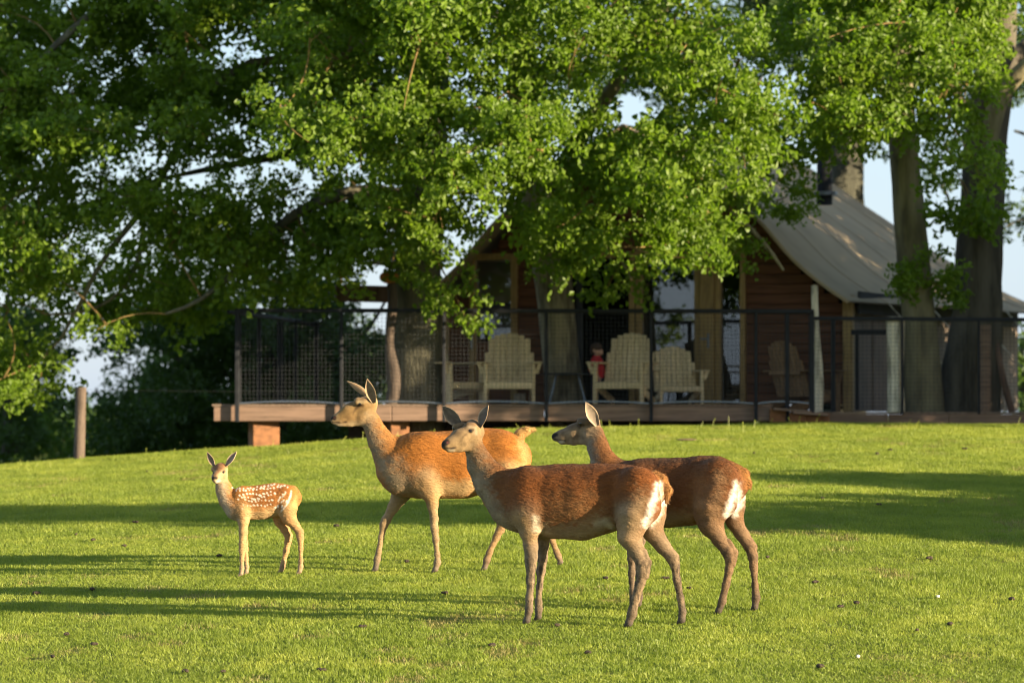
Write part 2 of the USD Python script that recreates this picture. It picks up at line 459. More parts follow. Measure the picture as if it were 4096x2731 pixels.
near = ridge_profile(1)
far_px = [(1790, 338), (1905, 415), (2060, 520), (2200, 610), (2365, 697), (2440, 722)]
LEN = 9.6
far = np.array([(q_of(u, LEN), z_of(u, v, LEN)) for u, v in far_px])
ns_, nr_ = 26, 22


def resample(p, n):
    s = np.r_[0, np.cumsum(np.linalg.norm(np.diff(p, axis=0), axis=1))]
    t = np.linspace(0, s[-1], n)
    from scipy.interpolate import PchipInterpolator
    return np.stack([PchipInterpolator(s, p[:, 0])(t), PchipInterpolator(s, p[:, 1])(t)], 1)


A, Bf = resample(near, ns_), resample(far, ns_)
q0, qf0 = A[0, 0], Bf[0, 0]
for side in (1, -1):
    V = []
    for j in range(nr_):
        t = j / (nr_ - 1)
        P = A * (1 - t) + Bf * t
        qc = q0 * (1 - t) + qf0 * t
        sag = -.018 * math.sin(math.pi * t * 3) ** 2 * np.sin(np.linspace(0, math.pi, ns_)) + .012 * (meshkit.noise(np.stack([np.arange(ns_) * .5, np.full(ns_, j * .7), np.zeros(ns_)], -1), 5) - .5)
        q = P[:, 0] if side == 1 else 2 * qc - P[:, 0]
        V.append(np.stack([q, np.full(ns_, t * LEN), P[:, 1] + sag], 1))
    V = np.array(V).reshape(-1, 3)
    i = (np.arange(nr_ - 1)[:, None] * ns_ + np.arange(ns_ - 1)[None]).ravel()
    Fr = np.vstack([np.stack([i, i + 1, i + ns_ + 1], 1), np.stack([i, i + ns_ + 1, i + ns_], 1)])
    V2 = V - [0, 0, .02]
    obj('roof_canvas', cat([(V, Fr), (V2, Fr[:, ::-1])]), 'canvas', lodge, smooth=True)
# folded hem along the front verge and the eave of the near side
for side in (1, -1):
    q = A[:, 0] if side == 1 else 2 * q0 - A[:, 0]
    obj('verge_hem', tube(np.stack([q, np.full(ns_, -.01), A[:, 1] - .015], 1), .028, 6), 'canvas', lodge, smooth=True)
for t in (.16, .34, .52, .70, .86):           # sewn seams down the canvas, rings along the eave
    P = A * (1 - t) + Bf * t
    c_ = np.stack([P[:, 0], np.full(ns_, t * LEN), P[:, 1] + .004], 1)
    obj('canvas_seam', tube(c_, .005, 5), 'canvas', lodge, smooth=True)
    obj('guy_rope', tube([c_[-1], c_[-1] + np.array([.9, .0, -1.0])], .008, 5), 'grey_post', lodge)
QL = 2 * q0 - near[-1, 0]                     # left eave
ql, qr = QL + .35, q_of(1950, WR) - .02


def roof_z(q):
    qq = abs(q - q0) + q0
    return float(np.interp(qq, A[:, 0], A[:, 1])) - .06


UO = [(1082, 1190), (1300, 1462), (1464, 1612), (1646, 1714)]         # openings, in the picture's pixels
HEAD = z_of(1130, 597, WR)
ops = [(q_of(a, WR), q_of(b, WR)) for a, b in UO]
# boards of the front: horizontal courses between the openings
bh = .135
z = DECK + .01
lining = []
r = random.Random(4)
while z < near[0, 1] - .15:
    zt = z + bh - .008
    l, rr = ql, qr
    # the gable narrows above the eaves
    while l < q0 and roof_z(l) < zt: l += .04
    while rr > q0 and roof_z(rr) < zt: rr -= .04
    segs = [(l, rr)]
    if z < HEAD:
        cuts = [l] + [c for o in ops for c in o] + [rr]
        segs = [(cuts[k], cuts[k + 1]) for k in range(0, len(cuts), 2)]
    for a, b in segs:
        if b - a < .12:
            continue
        lining.append(box(((a + b) / 2, WR + .045, z + bh / 2), (b - a - .01, .02, bh)))
        obj('wall_board', box(((a + b) / 2, WR + r.uniform(0, .006), z + bh / 2), (b - a - .004, .03, bh - .008), None, .006), 'red_board', lodge)
    z += bh
from shapely.geometry import Polygon
qs = [q for q in np.linspace(ql - .05, qr + .05, 60) if roof_z(q) > HEAD + .14]
gp_ = Polygon([(qs[0], HEAD + .1)] + [(q, roof_z(q) - .02) for q in qs] + [(qs[-1], HEAD + .1)]).buffer(0)
gp_ = max(getattr(gp_, 'geoms', [gp_]), key=lambda g: g.area)
gm = trimesh.creation.extrude_polygon(gp_, .02, engine='earcut')
gv = np.array(gm.vertices)
obj('gable_lining', (np.stack([gv[:, 0], WR + .07 - gv[:, 2], gv[:, 1]], 1), np.array(gm.faces)), 'red_board', lodge)
eq = []
for s0, s1 in ((ql, q_of(1082, WR)), (q_of(1730, WR), qr)):       # low corners under the eaves
    eq.append(box(((s0 + s1) / 2, WR + .06, (DECK + min(roof_z(s0 + .1), roof_z(s1 - .1))) / 2 + .02), (s1 - s0, .015, min(roof_z(s0 + .1), roof_z(s1 - .1)) - DECK)))
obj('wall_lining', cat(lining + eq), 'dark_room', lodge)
# frames, doors and panes
for k, (a, b) in enumerate(ops):
    w = .085 if k < 3 else .07
    hz = HEAD if k else HEAD
    obj('door_frame', cat([box((a + w / 2, WR - .03, (DECK + hz) / 2), (w, .09, hz - DECK), None, .006), box((b - w / 2, WR - .03, (DECK + hz) / 2), (w, .09, hz - DECK), None, .006),
                           box(((a + b) / 2, WR - .032, hz + .045), (b - a + .02, .09, .09), None, .006)]), 'tan_wood', lodge)
    if k == 0:                                # boarded door leaf with a glazed upper part
        dl = obj('door', cat([box(((a + b) / 2, WR + .03, DECK + .45), (b - a - 2 * w, .04, .85), None, .005)]), 'red_board', lodge)
        obj('pane', box(((a + b) / 2, WR + .04, (DECK + .9 + hz) / 2), (b - a - 2 * w - .02, .008, hz - DECK - .95)), 'glass', dl)
        obj('handle', box((a + w * .5, WR - .085, z_of(1085, 785, WR)), (.03, .012, .18), None, .004), 'grey_metal', dl)
    elif k == 1:
        obj('curtain', cat([box((a + .16, WR + .10, (DECK + hz) / 2), (.10, .05, hz - DECK - .05), None, .02)]), 'dark_canvas', lodge)
    else:
        dl = obj('pane', box(((a + b) / 2, WR + .02, (DECK + hz) / 2), (b - a - 2 * w, .008, hz - DECK - .04)), 'glass', lodge)
qa = q_of(1629, WR)
obj('post', box((qa, WR - .06, (DECK + HEAD + .15) / 2), (.20, .12, HEAD + .15 - DECK), None, .01), 'tan_wood', lodge)
hd = obj('door_handle', cat([box((q_of(1633, WR), WR - .125, z_of(1633, 782, WR)), (.028, .012, .20), None, .004), box((q_of(1633, WR) - .05, WR - .15, z_of(1633, 778, WR)), (.11, .02, .02), None, .004)]), 'grey_metal', lodge)
obj('corner_post', box((qr + .02, WR - .01, (DECK - .1 + near[-1, 1] + .1) / 2), (.14, .12, near[-1, 1] - DECK + .2), None, .01), 'tan_wood', lodge)
obj('corner_post', box((ql - .02, WR - .01, (DECK - .1 + near[-1, 1] + .1) / 2), (.14, .12, near[-1, 1] - DECK + .2), None, .01), 'tan_wood', lodge)
# interior shell and side walls
zt = near[-1, 1] + .1
bw_ = Polygon([(ql, DECK)] + [(q, min(roof_z(q) - .25, HEAD + .3)) for q in np.linspace(ql, qr, 30)] + [(qr, DECK)]).buffer(0)
bm_ = trimesh.creation.extrude_polygon(bw_, .04, engine='earcut'); bv_ = np.array(bm_.vertices)
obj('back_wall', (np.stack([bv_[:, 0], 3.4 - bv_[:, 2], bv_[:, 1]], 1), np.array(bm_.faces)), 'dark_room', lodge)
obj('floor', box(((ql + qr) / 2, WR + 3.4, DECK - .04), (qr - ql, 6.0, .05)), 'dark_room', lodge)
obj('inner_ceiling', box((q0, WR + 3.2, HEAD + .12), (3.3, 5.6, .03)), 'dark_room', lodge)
for x, m in ((qr + .03, 'canvas_wall'), (ql - .03, 'canvas_wall')):
    s = 1 if x > 0 else -1
    for j in range(9):
        r0 = WR + .1 + j * .98
        obj('side_panel', box((x + s * .12 * j * .35, r0 + .49, (DECK + zt) / 2 - .12), (.03, .93, zt - DECK - .05), rotz(s * -.035), .006), m, lodge)
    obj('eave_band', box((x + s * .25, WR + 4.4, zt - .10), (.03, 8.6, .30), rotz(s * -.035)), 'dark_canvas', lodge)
obj('stovepipe', tube([(q_of(1895, 4.5), 4.5, z_of(1895, 470, 4.5)), (q_of(1895, 4.5), 4.5, z_of(1895, 330, 4.5)), (q_of(1895, 4.5), 4.5, z_of(1895, 235, 4.5))], .115, 14), 'black_metal', lodge, smooth=40)
obj('flue_collar', tube([(q_of(1895, 4.5), 4.5, z_of(1895, 448, 4.5)), (q_of(1895, 4.5), 4.5, z_of(1895, 440, 4.5))], .19, 14), 'grey_metal', lodge, smooth=40)
# small lean-to on the left of the gable, half hidden in the leaves
for u0_, v0_, u1_, v1_, dd in ((772, 668, 905, 676, 45.2), (800, 640, 915, 650, 45.6)):
    pass
lean = thing('side_canopy', 'small beige canvas canopy on a brown beam left of the big dark oak trunk', 'canopy', at(840, 925, 45.4))
o_ = at(840, 925, 45.4)
obj('beam', beam(at(770, 672, 45.3) - o_, at(925, 676, 45.6) - o_, .10, pxm(38, 45.3), .01), 'brown_post', lean)
pv = [at(852, 600, 45.2), at(880, 572, 45.6), at(925, 580, 46.6), at(935, 612, 45.4)]
pv = np.array(pv) - o_
obj('canopy_canvas', cat([(np.vstack([pv, pv - [0, 0, .03]]), np.array([(0, 1, 2), (0, 2, 3), (4, 6, 5), (4, 7, 6), (0, 4, 1), (1, 4, 5), (1, 5, 2), (2, 5, 6), (2, 6, 3), (3, 6, 7), (3, 7, 0), (0, 7, 4)]))]), 'canvas', lean)

# ------------------------------------------------------------------ decks
XL, XM, XR = at(490, 930, 43.8)[0], at(1772, 930, 43.8)[0], at(2460, 930, 43.9)[0]
DF = 43.8
deck = thing('wooden_deck', 'long raised wooden deck with a weathered fascia board, in front of the lodge', 'deck', (0, DF, 0))
zb = at(1176, 966, DF)[2]
cuts = [XL, at(900, 1, DF)[0], at(1250, 1, DF)[0], XM]
for a, b in zip(cuts[:-1], cuts[1:]):
    obj('fascia_board', box(((a + b) / 2, .02, (DECK - .03 + zb) / 2), (b - a - .006, .045, DECK - .03 - zb), None, .008), 'fascia_wood', deck)
for k in range(30):
    obj('deck_board', box(((XL + XM) / 2, .06 + k * .145, DECK - .014), (XM - XL + .04, .138, .028), None, .004), 'deck_wood', deck)
obj('side_fascia', box((XL + .025, 2.2, (DECK - .03 + zb) / 2), (.045, 4.3, DECK - .03 - zb), None, .008), 'fascia_wood', deck)
for k in range(9):
    x = XL + .3 + (XM - XL - .5) * k / 8
    obj('joist', box((x, 2.2, (DECK + zb) / 2 - .02), (.06, 4.2, .16)), 'deck_wood', deck)
for u, w in ((606, 62), (912, 44), (1640, 26)):
    x, y = at(u, 990, 44.15)[0], .35
    obj('support_pillar', box((x, y, zb - .55), (pxm(w, 44.15), .35, 1.1), rotz(.25), .01), 'orange_wood', deck)
obj('under_skirt', box(((XL + XM) / 2 + .8, 3.2, zb - .5), (XM - XL - 1.6, .04, 1.1)), 'deck_wood', deck)

LOWT, LOWB = at(1176, 945, 43.9)[2], at(1176, 980, 43.9)[2]
low = thing('lower_deck', 'lower brown wooden terrace on the right, edged with long planks behind the grass', 'deck', (0, 43.9, 0))
xa = at(1742, 1, 43.9)[0]
lc = [xa, at(2040, 1, 43.9)[0], at(2180, 1, 43.9)[0], XR]
for a, b in zip(lc[:-1], lc[1:]):
    obj('edge_board', box(((a + b) / 2, .12, (LOWT + LOWB) / 2 - .02), (b - a - .006, .05, LOWT - LOWB - .02), None, .008), 'fascia_wood', low)
for k in range(26):
    obj('terrace_board', box(((xa + XR) / 2, .16 + k * .145, LOWT - .014), (XR - xa, .138, .028), None, .004), 'deck_wood', low)
st_ = thing('deck_steps', 'short wooden steps with fresh orange boards between the two decks', 'steps', (0, 43.75, 0))
for k, (u0_, u1_, v0_, v1_, dy) in enumerate([(1768, 1806, 938, 968, .0), (1812, 1850, 945, 968, -.06), (1850, 1905, 948, 975, -.02)]):
    a, b = at(u0_, v0_, 43.75), at(u1_, v1_, 43.75)
    obj('riser', box(((a[0] + b[0]) / 2, dy, (a[2] + b[2]) / 2), (b[0] - a[0], .05, a[2] - b[2]), None, .006), 'orange_wood', st_)
for k, (u0_, u1_, v) in enumerate([(1776, 1862, 938), (1820, 1900, 946)]):
    a, b = at(u0_, v, 43.7), at(u1_, v + 6, 43.7)
    obj('tread', beam(a - [0, 43.75, 0], b - [0, 43.75, 0], .26, .03, .005), 'fascia_wood', st_)

# ------------------------------------------------------------------ railings with black netting
def net(x0, x1, z0, z1, y, step=.052, th=.0036):
    parts = []
    rr = random.Random(int(abs(x0) * 100))
    for x in np.arange(x0 + step * .5, x1, step):
        parts.append(box((x + rr.uniform(-.004, .004), y, (z0 + z1) / 2), (th, th, z1 - z0)))
    for z in np.arange(z0, z1, step):
        parts.append(box(((x0 + x1) / 2, y + .0025, z + rr.uniform(-.003, .003)), (x1 - x0, th, th)))
    return cat(parts)


rail = thing('mesh_railing', 'black metal railing with netting along the edge of the raised deck', 'railing', (0, 43.72, 0))
RZ = at(1176, 712, 43.72)[2]
pu = [546, 785, 1020, 1255, 1495, 1735]
obj('top_rail', beam((at(540, 1, 43.72)[0], 0, RZ), (at(1868, 1, 43.72)[0], 0, RZ - .012), .045, .055, .008), 'black_metal', rail)
for u in pu:
    x = at(u, 1, 43.72)[0]
    obj('post', box((x, .0, (RZ + zb - .02) / 2), (pxm(8 if u > 600 else 10, 43.7), .05, RZ - zb), None, .006), 'black_metal', rail)
for u0_, u1_ in zip(pu, pu[1:] + [1862]):
    nt_ = obj('net_panel', net(at(u0_, 1, 43.72)[0] + .03, at(u1_, 1, 43.72)[0] - .03, DECK + .02, RZ - .03, .02), 'wire', rail)
    tag(nt_, kind='stuff')
    xm = (at(u0_, 1, 43.72)[0] + at(u1_, 1, 43.72)[0]) / 2
    hem = curve([(at(u0_, 1, 43.72)[0] + .03, .03, DECK + .01), (xm, .03, DECK + .035), (at(u1_, 1, 43.72)[0] - .03, .03, DECK + .01)], 9)
    obj('net_hem', tube(hem, .012, 5), 'grey_metal', rail)
srail = thing('side_railing', 'black railing along the left end of the raised deck, running back', 'railing', (XL + .1, 43.72, 0))
for k, y in enumerate((.9, 1.9, 3.1, 4.2)):
    obj('post', box((.32 * (k + 1) * .55, y, (RZ + DECK) / 2 - .05), (.038, .038, RZ - DECK), None, .006), 'black_metal', srail)
obj('top_rail', beam((.1, .05, RZ - .02), (.75, 4.2, RZ - .03), .05, .05, .008), 'black_metal', srail)
br = thing('back_railing', 'black railing at the back of the deck between the left corner and the oak trunk', 'railing', (0, 47.6, 0))
zr = at(650, 742, 47.6)[2]
obj('top_rail', beam(at(560, 716, 47.6) - [0, 47.6, 0], at(735, 748, 47.6) - [0, 47.6, 0], .06, .06, .008), 'black_metal', br)
for u in (596, 648, 728):
    x = at(u, 1, 47.6)[0]
    obj('post', box((x, 0, (at(u, 740, 47.6)[2] + DECK) / 2), (.06, .06, at(u, 735, 47.6)[2] - DECK), None, .006), 'black_metal', br)

rr_ = thing('mesh_railing', 'black metal railing with netting around the lower terrace by the pale log post', 'railing', (0, 43.8, 0))
RZ2 = at(1176, 732, 43.8)[2]
obj('top_rail', beam((at(1858, 1, 43.8)[0], 0, RZ2 + .01), (at(2440, 1, 43.8)[0], 0, RZ2 - .01), .045, .05, .008), 'black_metal', rr_)
for u, w, v1_ in ((1806, 10, 968), (1862, 12, 975), (2070, 6, 950), (2246, 5, 950), (2420, 9, 960)):
    x = at(u, 1, 43.8)[0]
    z1 = at(u, v1_, 43.8)[2]
    zt_ = RZ if u < 1870 else RZ2
    obj('post', box((x, -.05 if u < 1870 else .0, (zt_ + z1) / 2), (pxm(w, 43.8), .05, zt_ - z1), None, .006), 'black_metal', rr_)
x = at(1912, 1, 44.4)[0]
obj('post', box((x, .6, (RZ2 + LOWT) / 2), (.06, .06, RZ2 - LOWT), None, .006), 'black_metal', rr_)
obj('mid_rail', beam(at(1955, 762, 44.6) - [0, 43.8, 0], at(2040, 762, 44.6) - [0, 43.8, 0], .05, .07, .008), 'black_metal', rr_)
obj('post', beam(at(1968, 765, 44.6) - [0, 43.8, 0], at(1968, 940, 44.6) - [0, 43.8, 0], .05, .05, .006), 'black_metal', rr_)
for u0_, u1_ in ((1866, 2066), (2074, 2243), (2249, 2416)):
    tag(obj('net_panel', net(at(u0_, 1, 43.8)[0], at(u1_, 1, 43.8)[0], LOWT + .02, RZ2 - .03, .02), 'wire', rr_), kind='stuff')

# ------------------------------------------------------------------ posts and poles
def post_thing(name, label, pts, rad, m, category='post', rough=.25, sides=12, top=None):
    p = np.array(pts); o = p[0]
    t_ = thing(name, label, category, o)
    c = curve(p - o, 14)
    rr = np.interp(np.linspace(0, 1, 14), np.linspace(0, 1, len(rad)), rad)
    obj('shaft', tube(c, rr, sides, rough, seed=len(label)), m, t_, smooth=50)
    return t_, o


post_thing('log_post', 'thick pale debarked log standing in the netting of the lower terrace', [at(2060, 945, 43.95), at(2058, 890, 43.95), at(2056, 800, 43.95), at(2056, 727, 43.95)],
           [pxm(20, 44), pxm(18, 44), pxm(20, 44), pxm(21, 44)], 'grey_post')
post_thing('round_post', 'slim pinkish wooden post right of the widest oak trunk', [at(2262, 945, 44.1), at(2262, 745, 44.1)], [pxm(14, 44), pxm(14, 44)], 'fascia_wood', rough=.1)
post_thing('leaning_pole', 'dark brown pole leaning at the right end of the lower terrace', [at(2325, 945, 44.6), at(2300, 850, 44.6), at(2285, 760, 44.7)], [pxm(8, 44), pxm(7, 44), pxm(6, 44)], 'brown_post', 'pole')
post_thing('branch_post', 'slim crooked pole rising to the corner of the canvas roof', [at(1876, 950, 44.4), at(1878, 840, 44.4), at(1872, 720, 44.45), at(1871, 655, 44.5)], [pxm(13, 44), pxm(12, 44), pxm(9, 44), pxm(7, 44)], 'grey_post', 'pole', rough=.3)
pt_, o_ = post_thing('branch_post', 'crooked brown log post topped with an orange cap, left of the dark oak trunk', [at(897, 928, 44.2), at(902, 850, 44.2), at(894, 790, 44.2), at(899, 720, 44.2), at(898, 650, 44.2)],
                     [pxm(14, 44), pxm(16, 44), pxm(11, 44), pxm(12, 44), pxm(10, 44)], 'old_post', rough=.3)
obj('cap', (lambda m: (np.array(m.vertices) * np.array([pxm(23, 44), pxm(23, 44), pxm(15, 44)]) + at(894, 636, 44.2) - o_, np.array(m.faces)))(trimesh.creation.icosphere(2, 1.0)), 'lamp_orange', pt_, smooth=True)
fz = at(186, 888, 43.1)
gb_ = float(ground_z(fz[0], 43.1))
fp, o_ = post_thing('fence_post', 'weathered round fence post alone at the left edge of the slope', [(fz[0] - .03, 43.1, gb_ - .3), (fz[0] - .01, 43.1, (gb_ + fz[2]) / 2), (fz[0], 43.1, fz[2])], [pxm(14, 43.1), pxm(12.5, 43.1), pxm(13, 43.1)], 'old_post', rough=.15)
fw = thing('fence_wire', 'thin wire stretched from the lone fence post along the hedge', 'wire', fz)
obj('strand', tube(curve([(-3.2, 1.2, -.02), (0, 0, -.03), (1.4, .3, -.05), (3.0, .6, -.05)], 12), .0014, 4), 'wire', fw)

# ------------------------------------------------------------------ garden chairs on the deck
def make_chair(label, m, loc, rz, group='slatted garden chairs on the deck'):
    t = thing('garden_chair', label, 'chair', loc, rz, group)
    n, wsl = 7, .074
    tilt = math.radians(19)
    ez = np.array([0, math.sin(tilt), math.cos(tilt)]); ey = np.array([0, math.cos(tilt), -math.sin(tilt)])
    R = np.stack([[1, 0, 0], ey, ez], 1)
    for k in range(-4, 5):
        x = k * (wsl + .006)
        L = (.80 - .009 * k * k) if abs(k) < 4 else .52
        w = wsl if abs(k) < 4 else .05
        x = x if abs(k) < 4 else math.copysign(.30, k)
        c = np.array([x, .16, .20]) + ez * L / 2
        v, f = box((0, 0, 0), (w, .02, L), None, .006)
        top = v[:, 2] > L / 2 - .02
        v[:, 2] = np.where(top, v[:, 2] - (np.abs(v[:, 0]) / w) * .02, v[:, 2])
        obj('back_slat', (v @ R.T + c, f), m, t)
    for k in range(5):
        obj('seat_slat', box((0, -.30 + k * .095, .285 - k * .018), (.58, .085, .02), None, .004), m, t)
    obj('apron', box((0, -.365, .245), (.64, .022, .085), None, .005), m, t)
    obj('back_brace', box((0, .33, .52), (.62, .03, .06), None, .004), m, t)
    for s in (-1, 1):
        obj('front_leg', box((s * .315, -.33, .265), (.045, .085, .53), None, .006), m, t)
        obj('rear_leg', beam((s * .28, -.30, .22), (s * .28, .50, .03), .025, .10, .005), m, t)
        obj('rear_leg', beam((s * .33, .36, .0), (s * .33, .36, .53), .06, .025, .005), m, t) if False else None
        a = box((s * .37, .0, .545), (.13, .74, .024), None, .01)
        v = a[0]; v[:, 0] += np.where(v[:, 1] > .2, -s * .03, 0)
        obj('armrest', a, m, t)
        obj('arm_bracket', beam((s * .35, -.33, .40), (s * .40, -.33, .535), .02, .05, .004), m, t)
    return t


def on_deck(u, D, z=None):
    p = at(u, 925, D)
    return (p[0], p[1], DECK if z is None else z)


make_chair('pale slatted chair facing the pasture directly, between the door frame and the lichened trunk', 'chair_wood', on_deck(1170, 44.55), 0)
make_chair('tall pale slatted chair turned slightly left, beside the child in red', 'chair_wood', on_deck(1435, 44.5), math.radians(-16))
ch3 = make_chair('lower pale slatted chair set further back, right of the tall one', 'chair_wood', on_deck(1556, 45.1, DECK - .09 + .09), math.radians(8))
UsdGeom.Xformable(ch3.GetPrim() if hasattr(ch3, 'GetPrim') else ch3).AddScaleOp().Set(Gf.Vec3f(.88, .88, .82))
make_chair('pale slatted chair seen sideways, half hidden by the dark oak trunk', 'chair_wood', on_deck(1028, 44.9), math.radians(48))
make_chair('dark brown slatted chair turned away at the right by the steps', 'old_chair_wood', on_deck(1845, 45.3, DECK - .1), math.radians(128))

tb = thing('side_table', 'small round black table with splayed metal legs between the chairs', 'table', on_deck(1303, 44.5))
cyl = trimesh.creation.cylinder(.34, .022, sections=32)
obj('table_top', (np.array(cyl.vertices) + [0, 0, .40], np.array(cyl.faces)), 'black_metal', tb, smooth=40)
for k in range(4):
    a = math.radians(45 + 90 * k)
    obj('leg', tube([(.2 * math.cos(a), .2 * math.sin(a), .39), (.34 * math.cos(a), .34 * math.sin(a), 0)], .012, 6), 'grey_metal', tb)
bx_ = thing('white_box', 'small white box under the pale chair nearest the door', 'box', on_deck(1194, 44.9))
obj('carton', box((0, 0, .075), (.15, .12, .10), None, .008), 'pale_bit', bx_)
obj('lid', box((0, 0, .133), (.156, .126, .014), None, .004), 'pale_bit', bx_)


# ------------------------------------------------------------------ trees
def spray_mesh(seed, n=30, L=.080, W=.051, R=.19, droop=.25):
    """a twig end with its leaves; each leaf is folded along its midrib and has a waisted, lobed outline"""
    r = np.random.default_rng(seed)
    V, Fc = [], []
    for k in range(n):
        t = r.uniform(-.2, 1)
        p = np.array([t * R * 1.2, 0, 0]) + r.normal(0, R * .38, 3) * np.array([.6, 1, .8])
        d = r.normal(0, 1, 3) + np.array([.55, 0, -.55]); d /= np.linalg.norm(d)
        nrm = r.normal(0, .75, 3) + np.array([.75, 0, .35]); s = np.cross(d, nrm); s /= np.linalg.norm(s); nrm = np.cross(s, d)
        l, w = L * r.uniform(.7, 1.25), W * r.uniform(.75, 1.2)
        b = len(V)
        fold = .22 * w
        V += [p, p + d * l * .38 + s * w * .42 + nrm * fold, p + d * l * .72 + s * w * .5 + nrm * fold, p + d * l - nrm * l * .12, p + d * l * .72 - s * w * .5 + nrm * fold, p + d * l * .38 - s * w * .42 + nrm * fold, p + d * l * .55]
        Fc += [(b, b + 1, b + 6), (b + 1, b + 2, b + 6), (b + 2, b + 3, b + 6), (b + 3, b + 4, b + 6), (b + 4, b + 5, b + 6), (b + 5, b, b + 6)]
    return np.array(V), np.array(Fc)


SPRAYS = {}
TR = np.random.default_rng(77)


def crown_points(regions, seed, per=11, rad=.42):
    """clumps of sprays through the crown: (u0, v0, u1, v1, D0, D1, clumps per 100 x 100 pixel field)"""
    r = np.random.default_rng(seed)
    P, C = [], []
    for u0, v0, u1, v1, D0, D1, dens in regions:
        n = int(round((u1 - u0) * (v1 - v0) / 1e4 * dens * (1 + (D1 - D0) * 0)))
        for k in range(n):
            D = r.uniform(D0, D1)
            c = at(r.uniform(u0, u1), r.uniform(v0, v1), D)
            f = D / 44.0
            m = r.poisson(per) + 3
            q = r.normal(0, 1, (m, 3)); q /= np.linalg.norm(q, axis=1, keepdims=True)
            q *= (r.uniform(.25, 1, (m, 1)) ** .5) * rad * r.uniform(.7, 1.35) * np.array([1.15, 1.0, .75]) * f
            P.append(c + q); C.append(np.repeat(c[None], m, 0))
    return np.vstack(P), np.vstack(C)


def tree(name, label, trunk, rads, limbs, regions, leaf='oak_leaf', bark='bark', seed=1, per=11, rad=.42, scale=1.0, group=None, twigs=True, sides=16, category='tree', extra_pts=None):
    o = np.array([trunk[0][0], trunk[0][1], float(ground_z(trunk[0][0], trunk[0][1]))])
    t = thing(name, label, category, o, 0, group)
    root = t.GetPrim() if hasattr(t, 'GetPrim') else t
    tp = curve(np.array(trunk) - o, 26)
    rr = np.interp(np.linspace(0, 1, 26), np.linspace(0, 1, len(rads)), rads)
    obj('trunk', tube(tp, rr, sides, .16, seed), bark, root, smooth=60)
    anchors = [tp[6:] if len(regions) else tp]
    for pts, r0, r1, bk in limbs:
        c = curve(np.array(pts) - o, 18)
        obj('limb', tube(c, np.linspace(r0, r1, 18), 9, .2, seed + len(anchors)), bk or bark, root, smooth=60)
        anchors.append(c)
    P, C = crown_points(regions, seed, per, rad) if regions else extra_pts
    A_ = np.vstack(anchors)
    if twigs:                                # branchlets from limbs to the clumps
        cu = np.unique(np.round(C, 4), axis=0) - o
        r = np.random.default_rng(seed + 3)
        parts = []
        dist = np.array([np.linalg.norm(A_ - c, axis=1).min() for c in cu])
        for k_, c in enumerate(cu):
            if dist[k_] < .9:
                a = A_[np.argmin(np.linalg.norm(A_ - c, axis=1))]
            else:                            # farther clumps grow from the nearest clump that is closer to a limb
                j = np.nonzero(dist < dist[k_] - .15)[0]
                if len(j) == 0:
                    continue
                j = j[np.argmin(np.linalg.norm(cu[j] - c, axis=1))]
                if np.linalg.norm(cu[j] - c) > 1.6:
                    continue
                a = cu[j]
            mid = (a + c) / 2 + r.normal(0, .12, 3) * max(.4, np.linalg.norm(c - a))
            L = np.linalg.norm(c - a)
            parts.append(tube(curve([a, mid, c + (c - a) * .15 / max(L, .2)], 6), np.linspace(.008 + .006 * L, .004, 6), 5, cap=False))
        g_ = obj('branchlets', cat(parts), 'twig', root)
        tag(g_, kind='stuff')
    r = np.random.default_rng(seed + 9)
    n = len(P)
    out = P - C
    yaw = np.arctan2(out[:, 1], out[:, 0]) + r.normal(0, .6, n)
    pitch = r.normal(.25, .45, n); roll = r.normal(0, .6, n)
    qz = np.stack([np.cos(yaw / 2), 0 * yaw, 0 * yaw, np.sin(yaw / 2)], 1)
    qy = np.stack([np.cos(pitch / 2), 0 * yaw, np.sin(pitch / 2), 0 * yaw], 1)
    qx = np.stack([np.cos(roll / 2), np.sin(roll / 2), 0 * yaw, 0 * yaw], 1)
    sc = (r.uniform(.6, 1.3, n) * (.75 + .5 * meshkit.noise(C * .9, seed)))[:, None] * scale * np.ones(3)
    pr = [('leaf_spray', spray_mesh(seed * 10 + k), leaf) for k in range(5)]
    pi = instancer(path_for('crown', root), pr, r.integers(0, 5, n), P - o, qmul(qmul(qz, qy), qx), sc)
    tag(pi, kind='stuff')
    return n


def up(u, v, D):
    return at(u, v, D)


NT = 0
